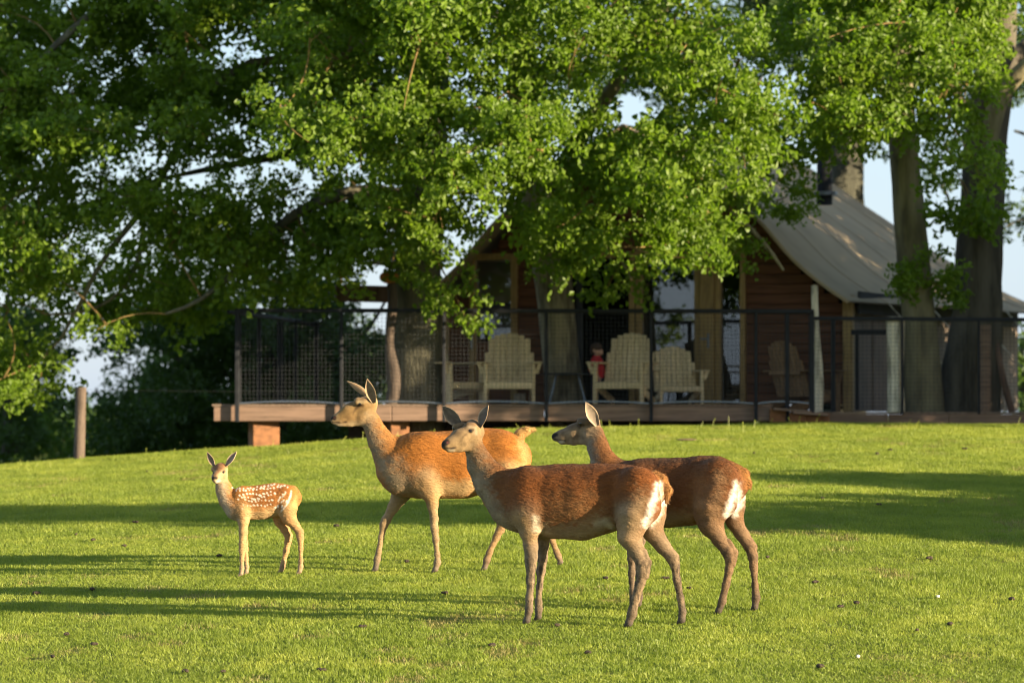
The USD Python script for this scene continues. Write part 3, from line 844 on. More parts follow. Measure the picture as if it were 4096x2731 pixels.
# big dark trunk left of the door, long limbs reaching left
NT += tree('oak_tree', 'spreading oak with thick dark trunk left of the door frame, limbs reaching far left',
     [up(955, 1010, 44.7), up(957, 900, 44.7), up(958, 760, 44.7), up(962, 600, 44.7), up(975, 400, 44.8), up(985, 150, 45), up(1000, -200, 45)], [.40, .33, .31, .30, .27, .22, .10],
     [([up(980, 330, 44.8), up(800, 180, 45), up(560, 150, 45), up(430, 290, 44.8), up(335, 470, 44.6), up(240, 590, 44.5), up(150, 760, 44.4), up(90, 830, 44.4)], .095, .018, 'lichen_bark'),
      ([up(975, 480, 44.8), up(820, 440, 44.3), up(640, 520, 43.8), up(520, 640, 43.5), up(380, 720, 43.4)], .11, .02, None),
      ([up(985, 150, 45), up(760, 0, 44.6), up(480, -80, 44.2), up(200, 40, 43.6), up(40, 200, 43.4)], .15, .03, None),
      ([up(990, 100, 45), up(1150, -60, 44), up(1300, -200, 43.5)], .13, .04, None),
      ([up(985, 250, 44.9), up(760, 330, 45.6), up(520, 380, 46), up(330, 420, 46.2)], .11, .02, None),
      ([up(330, 470, 44.6), up(250, 690, 44.6), up(100, 720, 44.5)], .035, .015, 'lichen_bark')],
     [(-180, -330, 520, 250, 43, 47, 4.0), (-180, 250, 230, 640, 42.2, 46.5, 3.6), (230, 260, 540, 620, 42.4, 46.5, 2.1), (-150, 620, 470, 730, 44.2, 47, 2.2), (-120, 740, 80, 930, 43.5, 45.5, 2.2), (130, 740, 320, 790, 42.4, 44, 1.2),
      (520, 290, 900, 560, 43.0, 46, 2.2), (480, 560, 760, 650, 43.2, 45.5, 2.6), (520, -330, 900, 250, 43, 46.5, 3.0), (760, 560, 900, 640, 43.2, 44.5, 1.6)], 'oak_leaf', 'trunk_bark', 3)
# trunk behind the chairs: the bright centre crown
NT += tree('oak_tree', 'oak with lichened forked trunk behind the round table, bright crown over the lodge',
     [up(1300, 1000, 45.1), up(1296, 900, 45.1), up(1284, 780, 45.1), up(1272, 650, 45.1), up(1250, 540, 45.1), up(1225, 420, 45.1), up(1205, 250, 45), up(1190, 0, 44.8), up(1180, -250, 44.8)], [.27, .25, .24, .26, .22, .19, .17, .14, .08],
     [([up(1262, 600, 45.1), up(1278, 500, 45.2), up(1300, 380, 45.3), up(1380, 240, 45.2), up(1500, 60, 45), up(1600, -150, 44.8)], .15, .05, 'lichen_bark'),
      ([up(1210, 280, 45), up(1260, 150, 44.3), up(1340, 90, 43.6), up(1420, 60, 43.2), up(1560, 100, 42.6)], .11, .04, 'bark'),
      ([up(1215, 340, 45), up(1120, 330, 44), up(1000, 400, 43), up(960, 450, 42.6), up(930, 480, 42.4)], .07, .018, 'lichen_bark'),
      ([up(1300, 380, 45.3), up(1450, 380, 44.2), up(1600, 430, 43.2), up(1720, 520, 42.8), up(1800, 620, 42.7)], .09, .018, None),
      ([up(1240, 480, 45.1), up(1330, 500, 44.2), up(1400, 560, 43.6), up(1450, 640, 43.2)], .07, .012, None),
      ([up(1195, 80, 44.8), up(1050, 20, 43.6), up(900, 60, 42.6), up(760, 140, 42)], .10, .03, None)],
     [(640, -330, 1300, 330, 39.6, 43.4, 3.0), (820, 330, 1190, 470, 39.9, 43, 2.8), (900, 470, 1180, 540, 40.6, 43, 2.0), (1180, 330, 1480, 520, 40.2, 43.6, 2.1), (1300, -330, 1620, 180, 40, 45, 3.2), (1580, 60, 1790, 300, 39.8, 43.6, 2.8),
      (1340, 230, 1600, 420, 40.2, 43.4, 2.2), (1450, 400, 1680, 540, 40, 43.2, 3.0), (1640, 290, 1860, 390, 43.4, 44.6, 1.9), (1750, 390, 1870, 510, 43.6, 44.6, 1.5), (1640, 300, 1730, 380, 40.2,43.2,2.2), (1160, 530, 1320, 620, 43, 44.2, 2.4), (1320, 520, 1560, 590, 41.2, 43.2, 2.1), (1390, 620, 1460, 670, 43, 43.6, 2.4),
      (1540, 540, 1700, 610, 40.8, 43, 2.6), (1730, 625, 1815, 655, 42.6, 43.6, 1.9), (1790, 680, 1850, 740, 43, 43.5, 1.2), (1000, 600, 1070, 740, 42.9, 43.5, 1.7), (1060, 690, 1130, 740, 42.9, 43.4, 1.3), (1170, 500, 1200, 600, 43, 43.6, 1.5)], 'oak_leaf', 'pale_bark', 5)
# right trunks
NT += tree('oak_tree', 'straight greenish oak trunk before the canvas roof, with a leafy tuft low on it',
     [up(2122, 1000, 44.6), up(2118, 860, 44.6), up(2110, 720, 44.6), up(2098, 600, 44.6), up(2084, 450, 44.6), up(2072, 300, 44.6), up(2060, 100, 44.6), up(2040, -200, 44.6)], [.30, .24, .22, .21, .19, .18, .16, .1],
     [([up(2075, 250, 44.6), up(1980, 150, 44), up(1900, 20, 43.4)], .09, .03, 'lichen_bark'), ([up(2066, 200, 44.6), up(2160, 100, 44), up(2230, 0, 43.6)], .09, .03, None)],
     [(1840, -330, 2240, 120, 40.6, 44.4, 2.7), (1850, 120, 2090, 250, 41, 44, 2.6), (1880, 250, 2060, 350, 41.4, 43.6, 2.2), (1955, 210, 2110, 290, 43, 44, 2), (2075, 600, 2165, 690, 44, 44.5, 3.0), (2090, 560, 2130, 620, 44.1, 44.4, 1.5)], 'oak_leaf', 'lichen_bark', 7)
NT += tree('oak_tree', 'widest dark oak trunk near the right edge, forked with a sunlit limb to the right',
     [up(2225, 1000, 44.9), up(2232, 860, 44.9), up(2245, 700, 44.9), up(2253, 500, 44.9), up(2262, 350, 44.9), up(2285, 180, 44.9), up(2300, 0, 44.9), up(2310, -250, 44.9)], [.46, .38, .32, .295, .28, .23, .18, .11],
     [([up(2255, 420, 44.9), up(2275, 300, 44.7), up(2300, 220, 44.6), up(2350, 160, 44.5), up(2460, 90, 44.4)], .17, .09, 'lichen_bark'),
      ([up(2262, 330, 44.9), up(2200, 220, 44.2), up(2120, 120, 43.6), up(2050, 60, 43.3)], .09, .02, 'lichen_bark'),
      ([up(2280, 200, 44.9), up(2400, 60, 45.6), up(2520, -40, 46)], .12, .05, None)],
     [(2150, -330, 2320, 170, 41, 44, 2.4), (2120, 170, 2250, 420, 41.6, 44, 2.3), (2140, 400, 2230, 560, 43.2, 44.4, 1.5), (2330, -330, 2480, 60, 45.5, 47.5, 1.8)], 'oak_leaf', 'bark', 9)
NT += tree('oak_tree', 'dark oak trunk rising behind the canvas roof beside the stovepipe',
     [up(1935, 1000, 57), up(1935, 700, 57), up(1934, 450, 57), up(1938, 300, 57), up(1945, 100, 57), up(1950, -150, 57)], [.42, .40, .37, .34, .28, .15],
     [([up(1940, 260, 57), up(2060, 330, 56.5), up(2160, 420, 56.5), up(2190, 520, 56.5)], .08, .015, None), ([up(1945, 200, 57), up(1800, 60, 57), up(1650, -40, 57)], .14, .05, None)],
     [(1300, -300, 2350, 200, 54.5, 59, 2.2), (1990, 290, 2110, 420, 56, 58, .7), (2130, 350, 2210, 480, 55, 57, .7), (2060, 480, 2090, 560, 55, 57, .6), (1740, 330, 1920, 560, 50.5, 52.5, .0)], 'dark_leaf', 'dark_bark', 11)
NT += tree('oak_tree', 'dark leafy tree at the far right edge behind the widest trunk',
     [up(2480, 1000, 56), up(2475, 700, 56), up(2470, 300, 56), up(2460, -100, 56)], [.35, .3, .25, .1], [([up(2470, 400, 56), up(2400, 330, 55.6), up(2330, 300, 55.4)], .08, .02, None), ([up(2472, 560, 56), up(2400, 500, 55.6), up(2310, 520, 55.4)], .07, .015, None)],
     [(2290, -300, 2650, 250, 53.5, 58, 1.8), (2290, 250, 2600, 640, 53.5, 58, 1.25)], 'dark_leaf', 'dark_bark', 13)
NT += tree('oak_tree', 'shaded leafy branch tree whose dark foliage hangs over the canvas roof',
     [up(1790, 1000, 47.5), up(1785, 700, 47.5), up(1780, 400, 47.2), up(1770, 150, 47)], [.14, .13, .11, .06], [([up(1780, 420, 47.2), up(1830, 440, 44.0), up(1880, 500, 43.4)], .05, .015, None)],
     [(1745, 400, 1850, 480, 43.0, 44.2, 1.8), (1800, 430, 1905, 545, 43.0, 44.0, 1.9), (1700, 280, 1800, 400, 43.5, 46, 1.6)], 'dark_leaf', 'dark_bark', 15) if False else 0
# background: shrubs and trees beyond the hill
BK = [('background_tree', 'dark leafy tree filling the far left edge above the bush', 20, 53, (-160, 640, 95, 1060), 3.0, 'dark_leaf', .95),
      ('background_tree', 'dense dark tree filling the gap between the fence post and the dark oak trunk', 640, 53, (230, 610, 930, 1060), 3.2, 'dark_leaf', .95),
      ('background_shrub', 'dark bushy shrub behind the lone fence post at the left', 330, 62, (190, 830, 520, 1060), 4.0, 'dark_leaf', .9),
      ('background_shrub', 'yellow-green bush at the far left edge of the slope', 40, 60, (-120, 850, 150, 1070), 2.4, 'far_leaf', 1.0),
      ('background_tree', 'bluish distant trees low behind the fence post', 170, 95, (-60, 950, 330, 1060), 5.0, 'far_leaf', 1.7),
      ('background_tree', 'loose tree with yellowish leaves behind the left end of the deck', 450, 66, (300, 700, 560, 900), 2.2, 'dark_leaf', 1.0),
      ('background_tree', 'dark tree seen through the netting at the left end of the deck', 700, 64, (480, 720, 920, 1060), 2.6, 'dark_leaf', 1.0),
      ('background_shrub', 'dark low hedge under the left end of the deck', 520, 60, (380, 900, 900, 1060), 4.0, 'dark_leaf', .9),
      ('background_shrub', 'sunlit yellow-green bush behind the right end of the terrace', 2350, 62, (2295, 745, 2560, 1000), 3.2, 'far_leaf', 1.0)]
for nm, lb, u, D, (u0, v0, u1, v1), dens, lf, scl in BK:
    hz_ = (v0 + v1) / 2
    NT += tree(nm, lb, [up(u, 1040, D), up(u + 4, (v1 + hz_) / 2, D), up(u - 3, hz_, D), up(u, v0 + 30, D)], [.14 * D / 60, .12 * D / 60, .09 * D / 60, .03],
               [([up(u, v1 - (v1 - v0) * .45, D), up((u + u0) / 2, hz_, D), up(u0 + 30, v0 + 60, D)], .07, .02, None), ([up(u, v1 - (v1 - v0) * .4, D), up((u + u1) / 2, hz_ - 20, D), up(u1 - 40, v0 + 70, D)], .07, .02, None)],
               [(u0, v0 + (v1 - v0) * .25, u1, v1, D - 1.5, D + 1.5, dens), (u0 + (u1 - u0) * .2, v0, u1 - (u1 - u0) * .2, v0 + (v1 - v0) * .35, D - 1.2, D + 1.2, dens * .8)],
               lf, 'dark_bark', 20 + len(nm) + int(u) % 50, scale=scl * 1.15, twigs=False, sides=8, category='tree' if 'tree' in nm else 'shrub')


def outside_tree(name, label, cx, cy, rx, ry, z0, z1, n, seed, cat_, trunk_r=.15, leaf='dark_leaf'):
    """trees and shrubs right of the picture whose shade falls on the lawn and the lodge"""
    r = np.random.default_rng(seed)
    q = r.uniform(-1, 1, (n * 3, 3)); q = q[(np.abs(q) ** 3.5).sum(1) < 1][:n]
    g0 = float(ground_z(cx, cy))
    c = np.array([cx, cy, (z0 + z1) / 2])
    P = c + q * np.array([rx, ry, (z1 - z0) / 2])
    C = c + q * np.array([rx, ry, (z1 - z0) / 2]) * .85
    return tree(name, label, [(cx, cy, g0 - .2), (cx + .05, cy, (g0 + z0) / 2), (cx, cy + .05, (z0 + z1) / 2), (cx, cy, z1 - .2)], [trunk_r, trunk_r * .85, trunk_r * .7, .03], [], [], leaf, 'dark_bark', seed, extra_pts=(P, C), twigs=False, scale=1.7, category=cat_)


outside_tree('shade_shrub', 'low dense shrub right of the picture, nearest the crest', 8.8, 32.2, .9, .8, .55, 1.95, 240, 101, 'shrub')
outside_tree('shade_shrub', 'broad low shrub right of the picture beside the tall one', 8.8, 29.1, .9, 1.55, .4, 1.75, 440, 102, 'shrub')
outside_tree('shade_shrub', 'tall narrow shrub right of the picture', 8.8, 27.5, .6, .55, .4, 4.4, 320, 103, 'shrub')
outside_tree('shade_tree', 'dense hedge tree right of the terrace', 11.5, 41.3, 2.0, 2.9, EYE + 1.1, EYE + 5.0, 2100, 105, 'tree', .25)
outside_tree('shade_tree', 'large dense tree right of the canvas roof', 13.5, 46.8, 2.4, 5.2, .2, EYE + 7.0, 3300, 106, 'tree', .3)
print('sprays', NT)


# ------------------------------------------------------------------ animals: one continuous skin from blended tapered bones
def surface_nets(D, org, h):
    """zero surface of the sampled distance field as quads split in triangles"""
    S = D < 0
    n = np.array(D.shape)
    c = np.zeros(n - 1, np.int16)
    for dx in (0, 1):
        for dy in (0, 1):
            for dz in (0, 1):
                c += S[dx:n[0] - 1 + dx, dy:n[1] - 1 + dy, dz:n[2] - 1 + dz]
    act = (c > 0) & (c < 8)
    I = np.argwhere(act)
    num = np.full(n - 1, -1, np.int64); num[act] = np.arange(len(I))
    acc, cnt = np.zeros((len(I), 3)), np.zeros(len(I))
    cor = [np.array([(k >> 2) & 1, (k >> 1) & 1, k & 1]) for k in range(8)]
    vals = [D[tuple((I + q).T)] for q in cor]
    for a in range(8):
        for b in range(a + 1, 8):
            if np.abs(cor[a] - cor[b]).sum() == 1:
                va, vb = vals[a], vals[b]
                m = (va < 0) != (vb < 0)
                t = np.where(m, va / np.where(m, va - vb, 1), 0)
                p = cor[a] + t[:, None] * (cor[b] - cor[a])
                acc[m] += p[m]; cnt[m] += 1
    V = org + (I + acc / cnt[:, None]) * h
    Fc = []
    for ax in range(3):
        o = [0, 0, 0]; o[ax] = 1
        A = S[:n[0] - o[0], :n[1] - o[1], :n[2] - o[2]]; Bq = S[o[0]:, o[1]:, o[2]:]
        E = np.argwhere(A != Bq)
        u, v = [k for k in range(3) if k != ax]
        E = E[(E[:, u] > 0) & (E[:, v] > 0) & (E[:, u] < n[u] - 1) & (E[:, v] < n[v] - 1)]
        ins = A[tuple(E.T)]

        def cell(du, dv):
            q = E.copy(); q[:, u] -= du; q[:, v] -= dv
            return num[tuple(q.T)]
        a, b, cc, d = cell(1, 1), cell(0, 1), cell(0, 0), cell(1, 0)
        fl = ins if ax != 1 else ~ins
        q = np.where(fl[:, None], np.stack([a, b, cc, d], 1), np.stack([a, d, cc, b], 1))
        Fc += [q[:, [0, 1, 2]], q[:, [0, 2, 3]]]
    return V, np.vstack(Fc)


class Body:
    def __init__(self):
        self.bones = []

    def chain(self, group, pts, kl=1.0, k=.03):
        """pts: (x, y, z, r); kl: width of the section across the animal against its height"""
        pts = [np.asarray(p, float) for p in pts]
        if len(pts) == 1:
            pts = pts * 2
        for a, b in zip(pts[:-1], pts[1:]):
            self.bones.append((group, a, b, kl, k))

    @staticmethod
    def dist(P, a, b, kl):
        s = np.array([1, 1 / kl, 1])
        A, Bq = a[:3] * s, b[:3] * s
        ba = Bq - A; L2 = max(float(ba @ ba), 1e-9)
        p = P * s - A
        t = np.clip(p @ ba / L2, 0, 1)
        d = np.linalg.norm(p - t[..., None] * ba, axis=-1) - (a[3] + t * (b[3] - a[3]))
        return d * min(1.0, (1 + kl) / 2)

    def mesh(self, h=.008):
        lo = np.min([np.minimum(a[:3] - a[3], b[:3] - b[3]) for _, a, b, _, _ in self.bones], 0) - 4 * h
        hi = np.max([np.maximum(a[:3] + a[3], b[:3] + b[3]) for _, a, b, _, _ in self.bones], 0) + 4 * h
        n = np.ceil((hi - lo) / h).astype(int) + 1
        D = np.full(n, .5, np.float32)
        ax = [lo[i] + np.arange(n[i]) * h for i in range(3)]
        for _, a, b, kl, k in self.bones:
            m = k * 1.2 + 3 * h
            l2 = np.minimum(a[:3] - a[3], b[:3] - b[3]) - m; h2 = np.maximum(a[:3] + a[3], b[:3] + b[3]) + m
            i0 = np.clip(np.floor((l2 - lo) / h).astype(int), 0, n - 1); i1 = np.clip(np.ceil((h2 - lo) / h).astype(int) + 1, 1, n)
            sl = tuple(slice(p, q) for p, q in zip(i0, i1))
            X = np.stack(np.meshgrid(ax[0][sl[0]], ax[1][sl[1]], ax[2][sl[2]], indexing='ij'), -1)
            d = self.dist(X, a, b, kl).astype(np.float32)
            o = D[sl]
            hh = np.maximum(k - np.abs(o - d), 0) / k
            D[sl] = np.minimum(o, d) - hh * hh * k / 4
        return surface_nets(D, lo, h)

    def weights(self, V, groups, sig=.02):
        W = np.full((len(groups), len(V)), 9.0)
        for gname, a, b, kl, _ in self.bones:
            i = groups.index(gname)
            W[i] = np.minimum(W[i], self.dist(V, a, b, kl))
        W = np.exp(-(W - W.min(0)) / sig)
        return W / W.sum(0)


def smoothstep(x):
    x = np.clip(x, 0, 1)
    return x * x * (3 - 2 * x)


def seg_dist(P, pts):
    """distance of 2D points to a polyline whose points carry a radius"""
    d = np.full(len(P), 1e9)
    pts = [np.asarray(p, float) for p in pts]
    if len(pts) == 1:
        pts = pts * 2
    for a, b in zip(pts[:-1], pts[1:]):
        ba = b[:2] - a[:2]; L = max(ba @ ba, 1e-9)
        t = np.clip((P - a[:2]) @ ba / L, 0, 1)
        d = np.minimum(d, np.linalg.norm(P - a[:2] - t[:, None] * ba, axis=1) - (a[2] + t * (b[2] - a[2])))
    return d


class Deer:
    """joints are measured on the photograph (in a crop: x0, y0, scale) and set on the animal's own mid plane, w metres towards its left"""

    def __init__(self, crop, yaw, foot, D=None):
        self.x0, self.y0, self.sc = crop
        self.D = D or hit_ground(*self.px(*foot))
        p = self.D * ray(*self.px(*foot))
        self.o = np.array([p[0], p[1]])
        self.h = np.array([-math.cos(yaw), math.sin(yaw)]); self.n = np.array([-math.sin(yaw), -math.cos(yaw)])
        self.rz = math.pi - yaw
        self.knee = float(ground_z(*self.o)) + .62
        self.B = Body(); self.ears = []; self.strokes = []; self.eyes = []

    def px(self, cx, cy):
        return self.x0 + cx / self.sc, self.y0 + cy / self.sc

    def pt(self, cx, cy, w=0.0):
        d = ray(*self.px(cx, cy))
        t = (w + self.o @ self.n) / (d[:2] @ self.n)
        p = t * d[:2] - self.o
        return np.array([p @ self.h, w, EYE + t * d[2]]), t

    def m(self, r, t=None):
        return r / self.sc / 4 / F * (t or self.D)

    def J(self, c):
        cx, cy, r = c[:3]
        p, t = self.pt(cx, cy, c[3] if len(c) > 3 else 0.0)
        return np.r_[p, self.m(r, t)]

    def chain(self, group, pts, kl=1.0, k=.03):
        self.B.chain(group, [self.J(p) for p in pts], kl, k)

    def leg(self, group, pts, w, kl=.9, k=.02):
        """last point is the hoof: the leg is let down or up until it stands on the ground"""
        q = [self.J((p[0], p[1], p[2] * (1 if i < 2 else .92), w if len(p) < 4 else p[3])) for i, p in enumerate(pts)]
        hoof = q[-1]
        xy = self.o + hoof[0] * self.h + hoof[1] * self.n
        dz = float(ground_z(xy[0], xy[1])) + .012 + hoof[3] * .55 - hoof[2]
        dz = float(np.clip(dz, -.14, .14))
        z0, z1 = q[0][2], hoof[2]
        for p in q:
            p[2] += dz * np.clip((z0 - p[2]) / (z0 - z1), 0, 1)
        self.B.chain(group, q[:-1], kl, k)
        a, b = q[-2], q[-1]
        f = np.array([.022, 0, -.0]); s = .0075
        for sd in (-1, 1):          # two toes
            self.B.chain('hoof', [np.r_[a[:3], a[3] * .85], np.r_[b[:3] + [0, sd * s, .006], b[3] * .72], np.r_[b[:3] + f + [0, sd * s * 1.1, -.012], b[3] * .42]], kl, .012)

    def project(self, V):
        X = self.o[0] + V[:, 0] * self.h[0] + V[:, 1] * self.n[0]
        Y = self.o[1] + V[:, 0] * self.h[1] + V[:, 1] * self.n[1]
        Z = V[:, 2] - EYE
        c, s = math.cos(PITCH), math.sin(PITCH)
        dep = Y * c + Z * s; up = -Y * s + Z * c
        u = (512 + F * X / dep) * 4; v = (341 - F * up / dep) * 4
        return np.stack([(u - self.x0) * self.sc, (v - self.y0) * self.sc], 1)

    def ear(self, base, tip, width, facing, cup=.35, outer=(.26, .17, .09), inner=(.22, .16, .11), bend=0.0):
        b, t = self.pt(*base)[0], self.pt(*tip)[0]
        self.ears.append((b, t, self.m(width), np.asarray(facing, float), cup, outer, inner, bend))

    def fur(self, V, Fc, N, C, W, gl, n, fl, seed):
        """short hairs combed backwards along the body and down the legs"""
        r = np.random.default_rng(seed + 40)
        a, b, c = V[Fc[:, 0]], V[Fc[:, 1]], V[Fc[:, 2]]
        ar = np.linalg.norm(np.cross(b - a, c - a), axis=1)
        f = r.choice(len(Fc), n, p=ar / ar.sum())
        w = r.dirichlet((1, 1, 1), n)[:, :, None]
        mixv = lambda A: (A[Fc[f]] * w).sum(1)
        P, Nn, col = mixv(V), mixv(N), mixv(C)
        Nn /= np.linalg.norm(Nn, axis=1, keepdims=True)
        comb = {'torso': (-1, 0, -.38), 'neck': (-.55, 0, -.85), 'head': (-1, 0, .1), 'tail': (-.6, 0, -.6), 'foreleg': (0, 0, -1), 'hindleg': (-.15, 0, -1), 'hoof': (0, 0, -1)}
        leng = {'torso': .0115, 'neck': .014, 'head': .004, 'tail': .026, 'foreleg': .005, 'hindleg': .006, 'hoof': .003}
        Wp = np.stack([mixv(W[i][:, None])[:, 0] for i in range(len(gl))])
        d = sum(Wp[i][:, None] * np.array(comb[g_], float) for i, g_ in enumerate(gl))
        L = sum(Wp[i] * leng[g_] for i, g_ in enumerate(gl)) * fl * r.uniform(.6, 1.35, n)
        d = d + r.normal(0, .16, (n, 3)) + (meshkit.fbm(P * 14, 2, seed)[:, None] - .5) * np.array([.0, .4, .6])
        d = d - (d * Nn).sum(1, keepdims=True) * Nn
        d /= np.linalg.norm(d, axis=1, keepdims=True)
        lift = r.uniform(.06, .26, n)[:, None]
        pts = np.stack([P - Nn * .001, P + (d * .55 + Nn * lift * .75) * L[:, None], P + (d + Nn * lift) * L[:, None]], 1)
        wd = np.tile(np.array([.0016, .0013, .0004]), (n, 1)) * (.6 + .4 * fl)
        col = col * r.uniform(.88, 1.13, n)[:, None]
        return pts, wd, col

    def build(self, name, label, groups, base, noise_seed=0, voxel=.006, eye_r=.0155, mud=0.0, group=None, fur_n=46000, fur_l=1.0, glow=.86):
        V, Fc = self.B.mesh(voxel)
        gl = sorted({b[0] for b in self.B.bones})
        W = self.B.weights(V, gl)
        C = sum(W[i][:, None] * np.array(base[g_]) for i, g_ in enumerate(gl))
        flat = V.copy(); flat[:, 1] = 0
        P0, P1 = self.project(flat), self.project(V)
        nz = meshkit.fbm(V * np.array([26, 26, 26]) + noise_seed, 3, noise_seed) - .5
        nz2 = meshkit.fbm(V * np.array([60, 60, 60]) + noise_seed, 2, noise_seed + 5) - .5
        for grp, col, pts, feather, direct, amount in self.strokes:
            P = P1 if direct else P0
            d = seg_dist(P, pts) + (nz * 1.6 + nz2 * .8) * feather
            a = smoothstep(.5 - d / feather / 2) * amount
            if grp:
                a = a * sum(W[gl.index(x)] for x in grp if x in gl)
            C = C * (1 - a[:, None]) + np.array(col) * a[:, None]
        if mud:
            mw = sum(W[i] for i, g_ in enumerate(gl) if g_ in ('foreleg', 'hindleg')) * smoothstep((self.knee - V[:, 2]) / .25)
            mn = meshkit.fbm(V * np.array([55, 55, 16]) + 3, 3, noise_seed + 11)
            a = (smoothstep((mn - .46) / .14) * mw * mud)[:, None]
            C = C * (1 - a) + np.array((.055, .04, .026)) * a
        C = C * (1 + .35 * nz[:, None])
        # fine unevenness of the fur
        mesh_ = trimesh.Trimesh(V, Fc, process=False)
        N = np.array(mesh_.vertex_normals)
        leg_w = sum(W[i] for i, g_ in enumerate(gl) if g_ in ('hoof', 'head'))
        V = V + N * ((meshkit.fbm(V * np.array([45, 110, 110]), 2, 3) - .5) * .007 * (1 - .6 * leg_w) + (meshkit.fbm(V * 9, 2, 8) - .5) * .012 * (1 - leg_w))[:, None]
        C = C * glow
        parts, cols = [(V, Fc)], [C]
        fur = self.fur(V, Fc, N, C, W, gl, fur_n, fur_l, noise_seed)
        for b, t, wd, facing, cup, outer, inner, bend in self.ears:
            ax = t - b; L = np.linalg.norm(ax); ax = ax / L
            fn = facing - (facing @ ax) * ax; fn /= np.linalg.norm(fn)
            sd = np.cross(ax, fn)
            nt, ns = 16, 11
            tt, ss = np.meshgrid(np.linspace(-.06, 1, nt), np.linspace(-1, 1, ns), indexing='ij')
            prof = np.interp(tt, [-.06, .0, .12, .3, .5, .7, .86, .95, 1.0], [.36, .44, .64, .93, 1.0, .78, .42, .18, .02])
            wv = prof * wd / 2
            curl = np.interp(tt, [-.06, 0, .2, .5, 1], [1.7, 1.5, 1.0, .7, .5]) * cup
            ang = ss * (1.25 * curl + .25)
            rr = wv / np.maximum(np.sin(np.minimum(1.25 * curl + .25, 1.5)), .2)
            X = b + (tt * L)[..., None] * ax + (np.sin(ang) * rr)[..., None] * sd + ((1 - np.cos(ang)) * rr)[..., None] * fn + (bend * L * (tt ** 2))[..., None] * fn
            th = .0045
            out = X - fn * th
            gi = np.arange(nt * ns).reshape(nt, ns)
            q = np.stack([gi[:-1, :-1], gi[1:, :-1], gi[1:, 1:], gi[:-1, 1:]], -1).reshape(-1, 4)
            tri = np.vstack([q[:, [0, 1, 2]], q[:, [0, 2, 3]]])
            edge = np.r_[gi[:, 0], gi[-1, 1:], gi[::-1, -1][1:], gi[0, ::-1][1:]]
            m_ = nt * ns
            rim_ = np.vstack([np.stack([edge[:-1], edge[1:], edge[1:] + m_], 1), np.stack([edge[:-1], edge[1:] + m_, edge[:-1] + m_], 1)])
            ev = np.vstack([X.reshape(-1, 3), out.reshape(-1, 3)])
            ef = np.vstack([tri[:, ::-1], tri + m_, rim_])
            e_in = np.array(inner) * (1 + 2.6 * np.abs(ss.ravel())[:, None] ** 7 * np.array([1, .9, .7])) * (.55 + .45 * meshkit.noise(X.reshape(-1, 3) * 70, 2))[:, None]
            e_out = np.tile(np.array(outer), (m_, 1)) * (1 - .25 * smoothstep((tt.ravel() - .6) / .4))[:, None]
            parts.append((ev, ef)); cols.append(np.vstack([e_in, e_out]))
        root = thing(name, label, 'deer', (self.o[0], self.o[1], 0), self.rz, group)
        Vb, Fb = cat(parts)
        gb = usdkit.mesh(stage, path_for('body', root.GetPrim() if hasattr(root, 'GetPrim') else root), (Vb, Fb), LOOK['coat'], smooth=True)
        primvar(gb, 'coat', np.clip(np.vstack(cols), .004, .85))
        pts, widths, fc = fur
        bc = UsdGeom.BasisCurves.Define(stage, path_for('fur', root.GetPrim() if hasattr(root, 'GetPrim') else root))
        bc.CreateTypeAttr('linear')
        bc.CreatePointsAttr(Vt.Vec3fArray.FromNumpy(pts.reshape(-1, 3).astype(np.float32)))
        bc.CreateCurveVertexCountsAttr(Vt.IntArray.FromNumpy(np.full(len(pts), 3, np.int32)))
        bc.CreateWidthsAttr(Vt.FloatArray.FromNumpy(widths.ravel().astype(np.float32))); bc.SetWidthsInterpolation('vertex')
        primvar(bc, 'coat', np.clip(np.repeat(fc, 3, 0), .004, .85))
        UsdShade.MaterialBindingAPI.Apply(bc.GetPrim()).Bind(LOOK['fur'])
        tag(bc, kind='stuff')
        # eyes sit in the skin
        for (cx, cy, wref), r_ in self.eyes:
            P1b = self.project(V)
            near = np.nonzero(np.linalg.norm(P1b - np.array([cx, cy]), axis=1) < 7)[0]
            if len(near) == 0:
                continue
            j = near[np.argmax(V[near, 1] if wref >= 0 else -V[near, 1])]
            s_ = trimesh.creation.icosphere(2, r_)
            c = V[j] - N[j] * r_ * .62
            obj('eye', (np.array(s_.vertices) + c, np.array(s_.faces)), 'eye_dark', root, smooth=True)
        return root


LOOK['fur'] = usdkit.material(stage, '/World/Looks/fur', {
    'a': ('attribute', {'attribute': 'coat'}), 'p': ('principled_bsdf', {'roughness': .6, 'specular_ior_level': .25})}, [('a.color', 'p.base_color')], surface='p.BSDF')
C2, C3, C4, C1 = (1250, 1450, 1.7418), (1700, 1550, 1.5682), (2150, 1550, 1.651), (700, 1450, 1.7429)
GREY, TAN, BELLY, WHITE, NOSE = (.25, .19, .115), (.33, .20, .08), (.40, .26, .115), (.74, .66, .55), (.018, .014, .012)

# --- hind striding at the back, bright orange-brown coat
d = Deer(C2, math.radians(0), (855, 1452))
OR = (.33, .118, .020)
d.chain('torso', [(615, 735, 172), (730, 705, 205), (880, 710, 215), (1040, 705, 222), (1180, 670, 205), (1300, 645, 170), (1390, 660, 138)], .68, .06)
d.chain('torso', [(800, 640, 150, .07), (790, 800, 110, .10), (815, 890, 70, .11)], .55, .05)
d.chain('torso', [(640, 800, 120), (740, 850, 85)], .75, .06)
d.chain('torso', [(1330, 640, 150, .08), (1350, 760, 125, .10), (1270, 860, 80, .11)], .6, .05)
d.chain('torso', [(1330, 640, 150, -.08), (1380, 780, 120, -.10), (1420, 880, 80, -.11)], .6, .05)
d.chain('neck', [(405, 400, 62), (472, 540, 82), (540, 640, 112), (620, 730, 160)], .64, .03)
d.chain('neck', [(575, 570, 48), (700, 575, 76)], .5, .04)
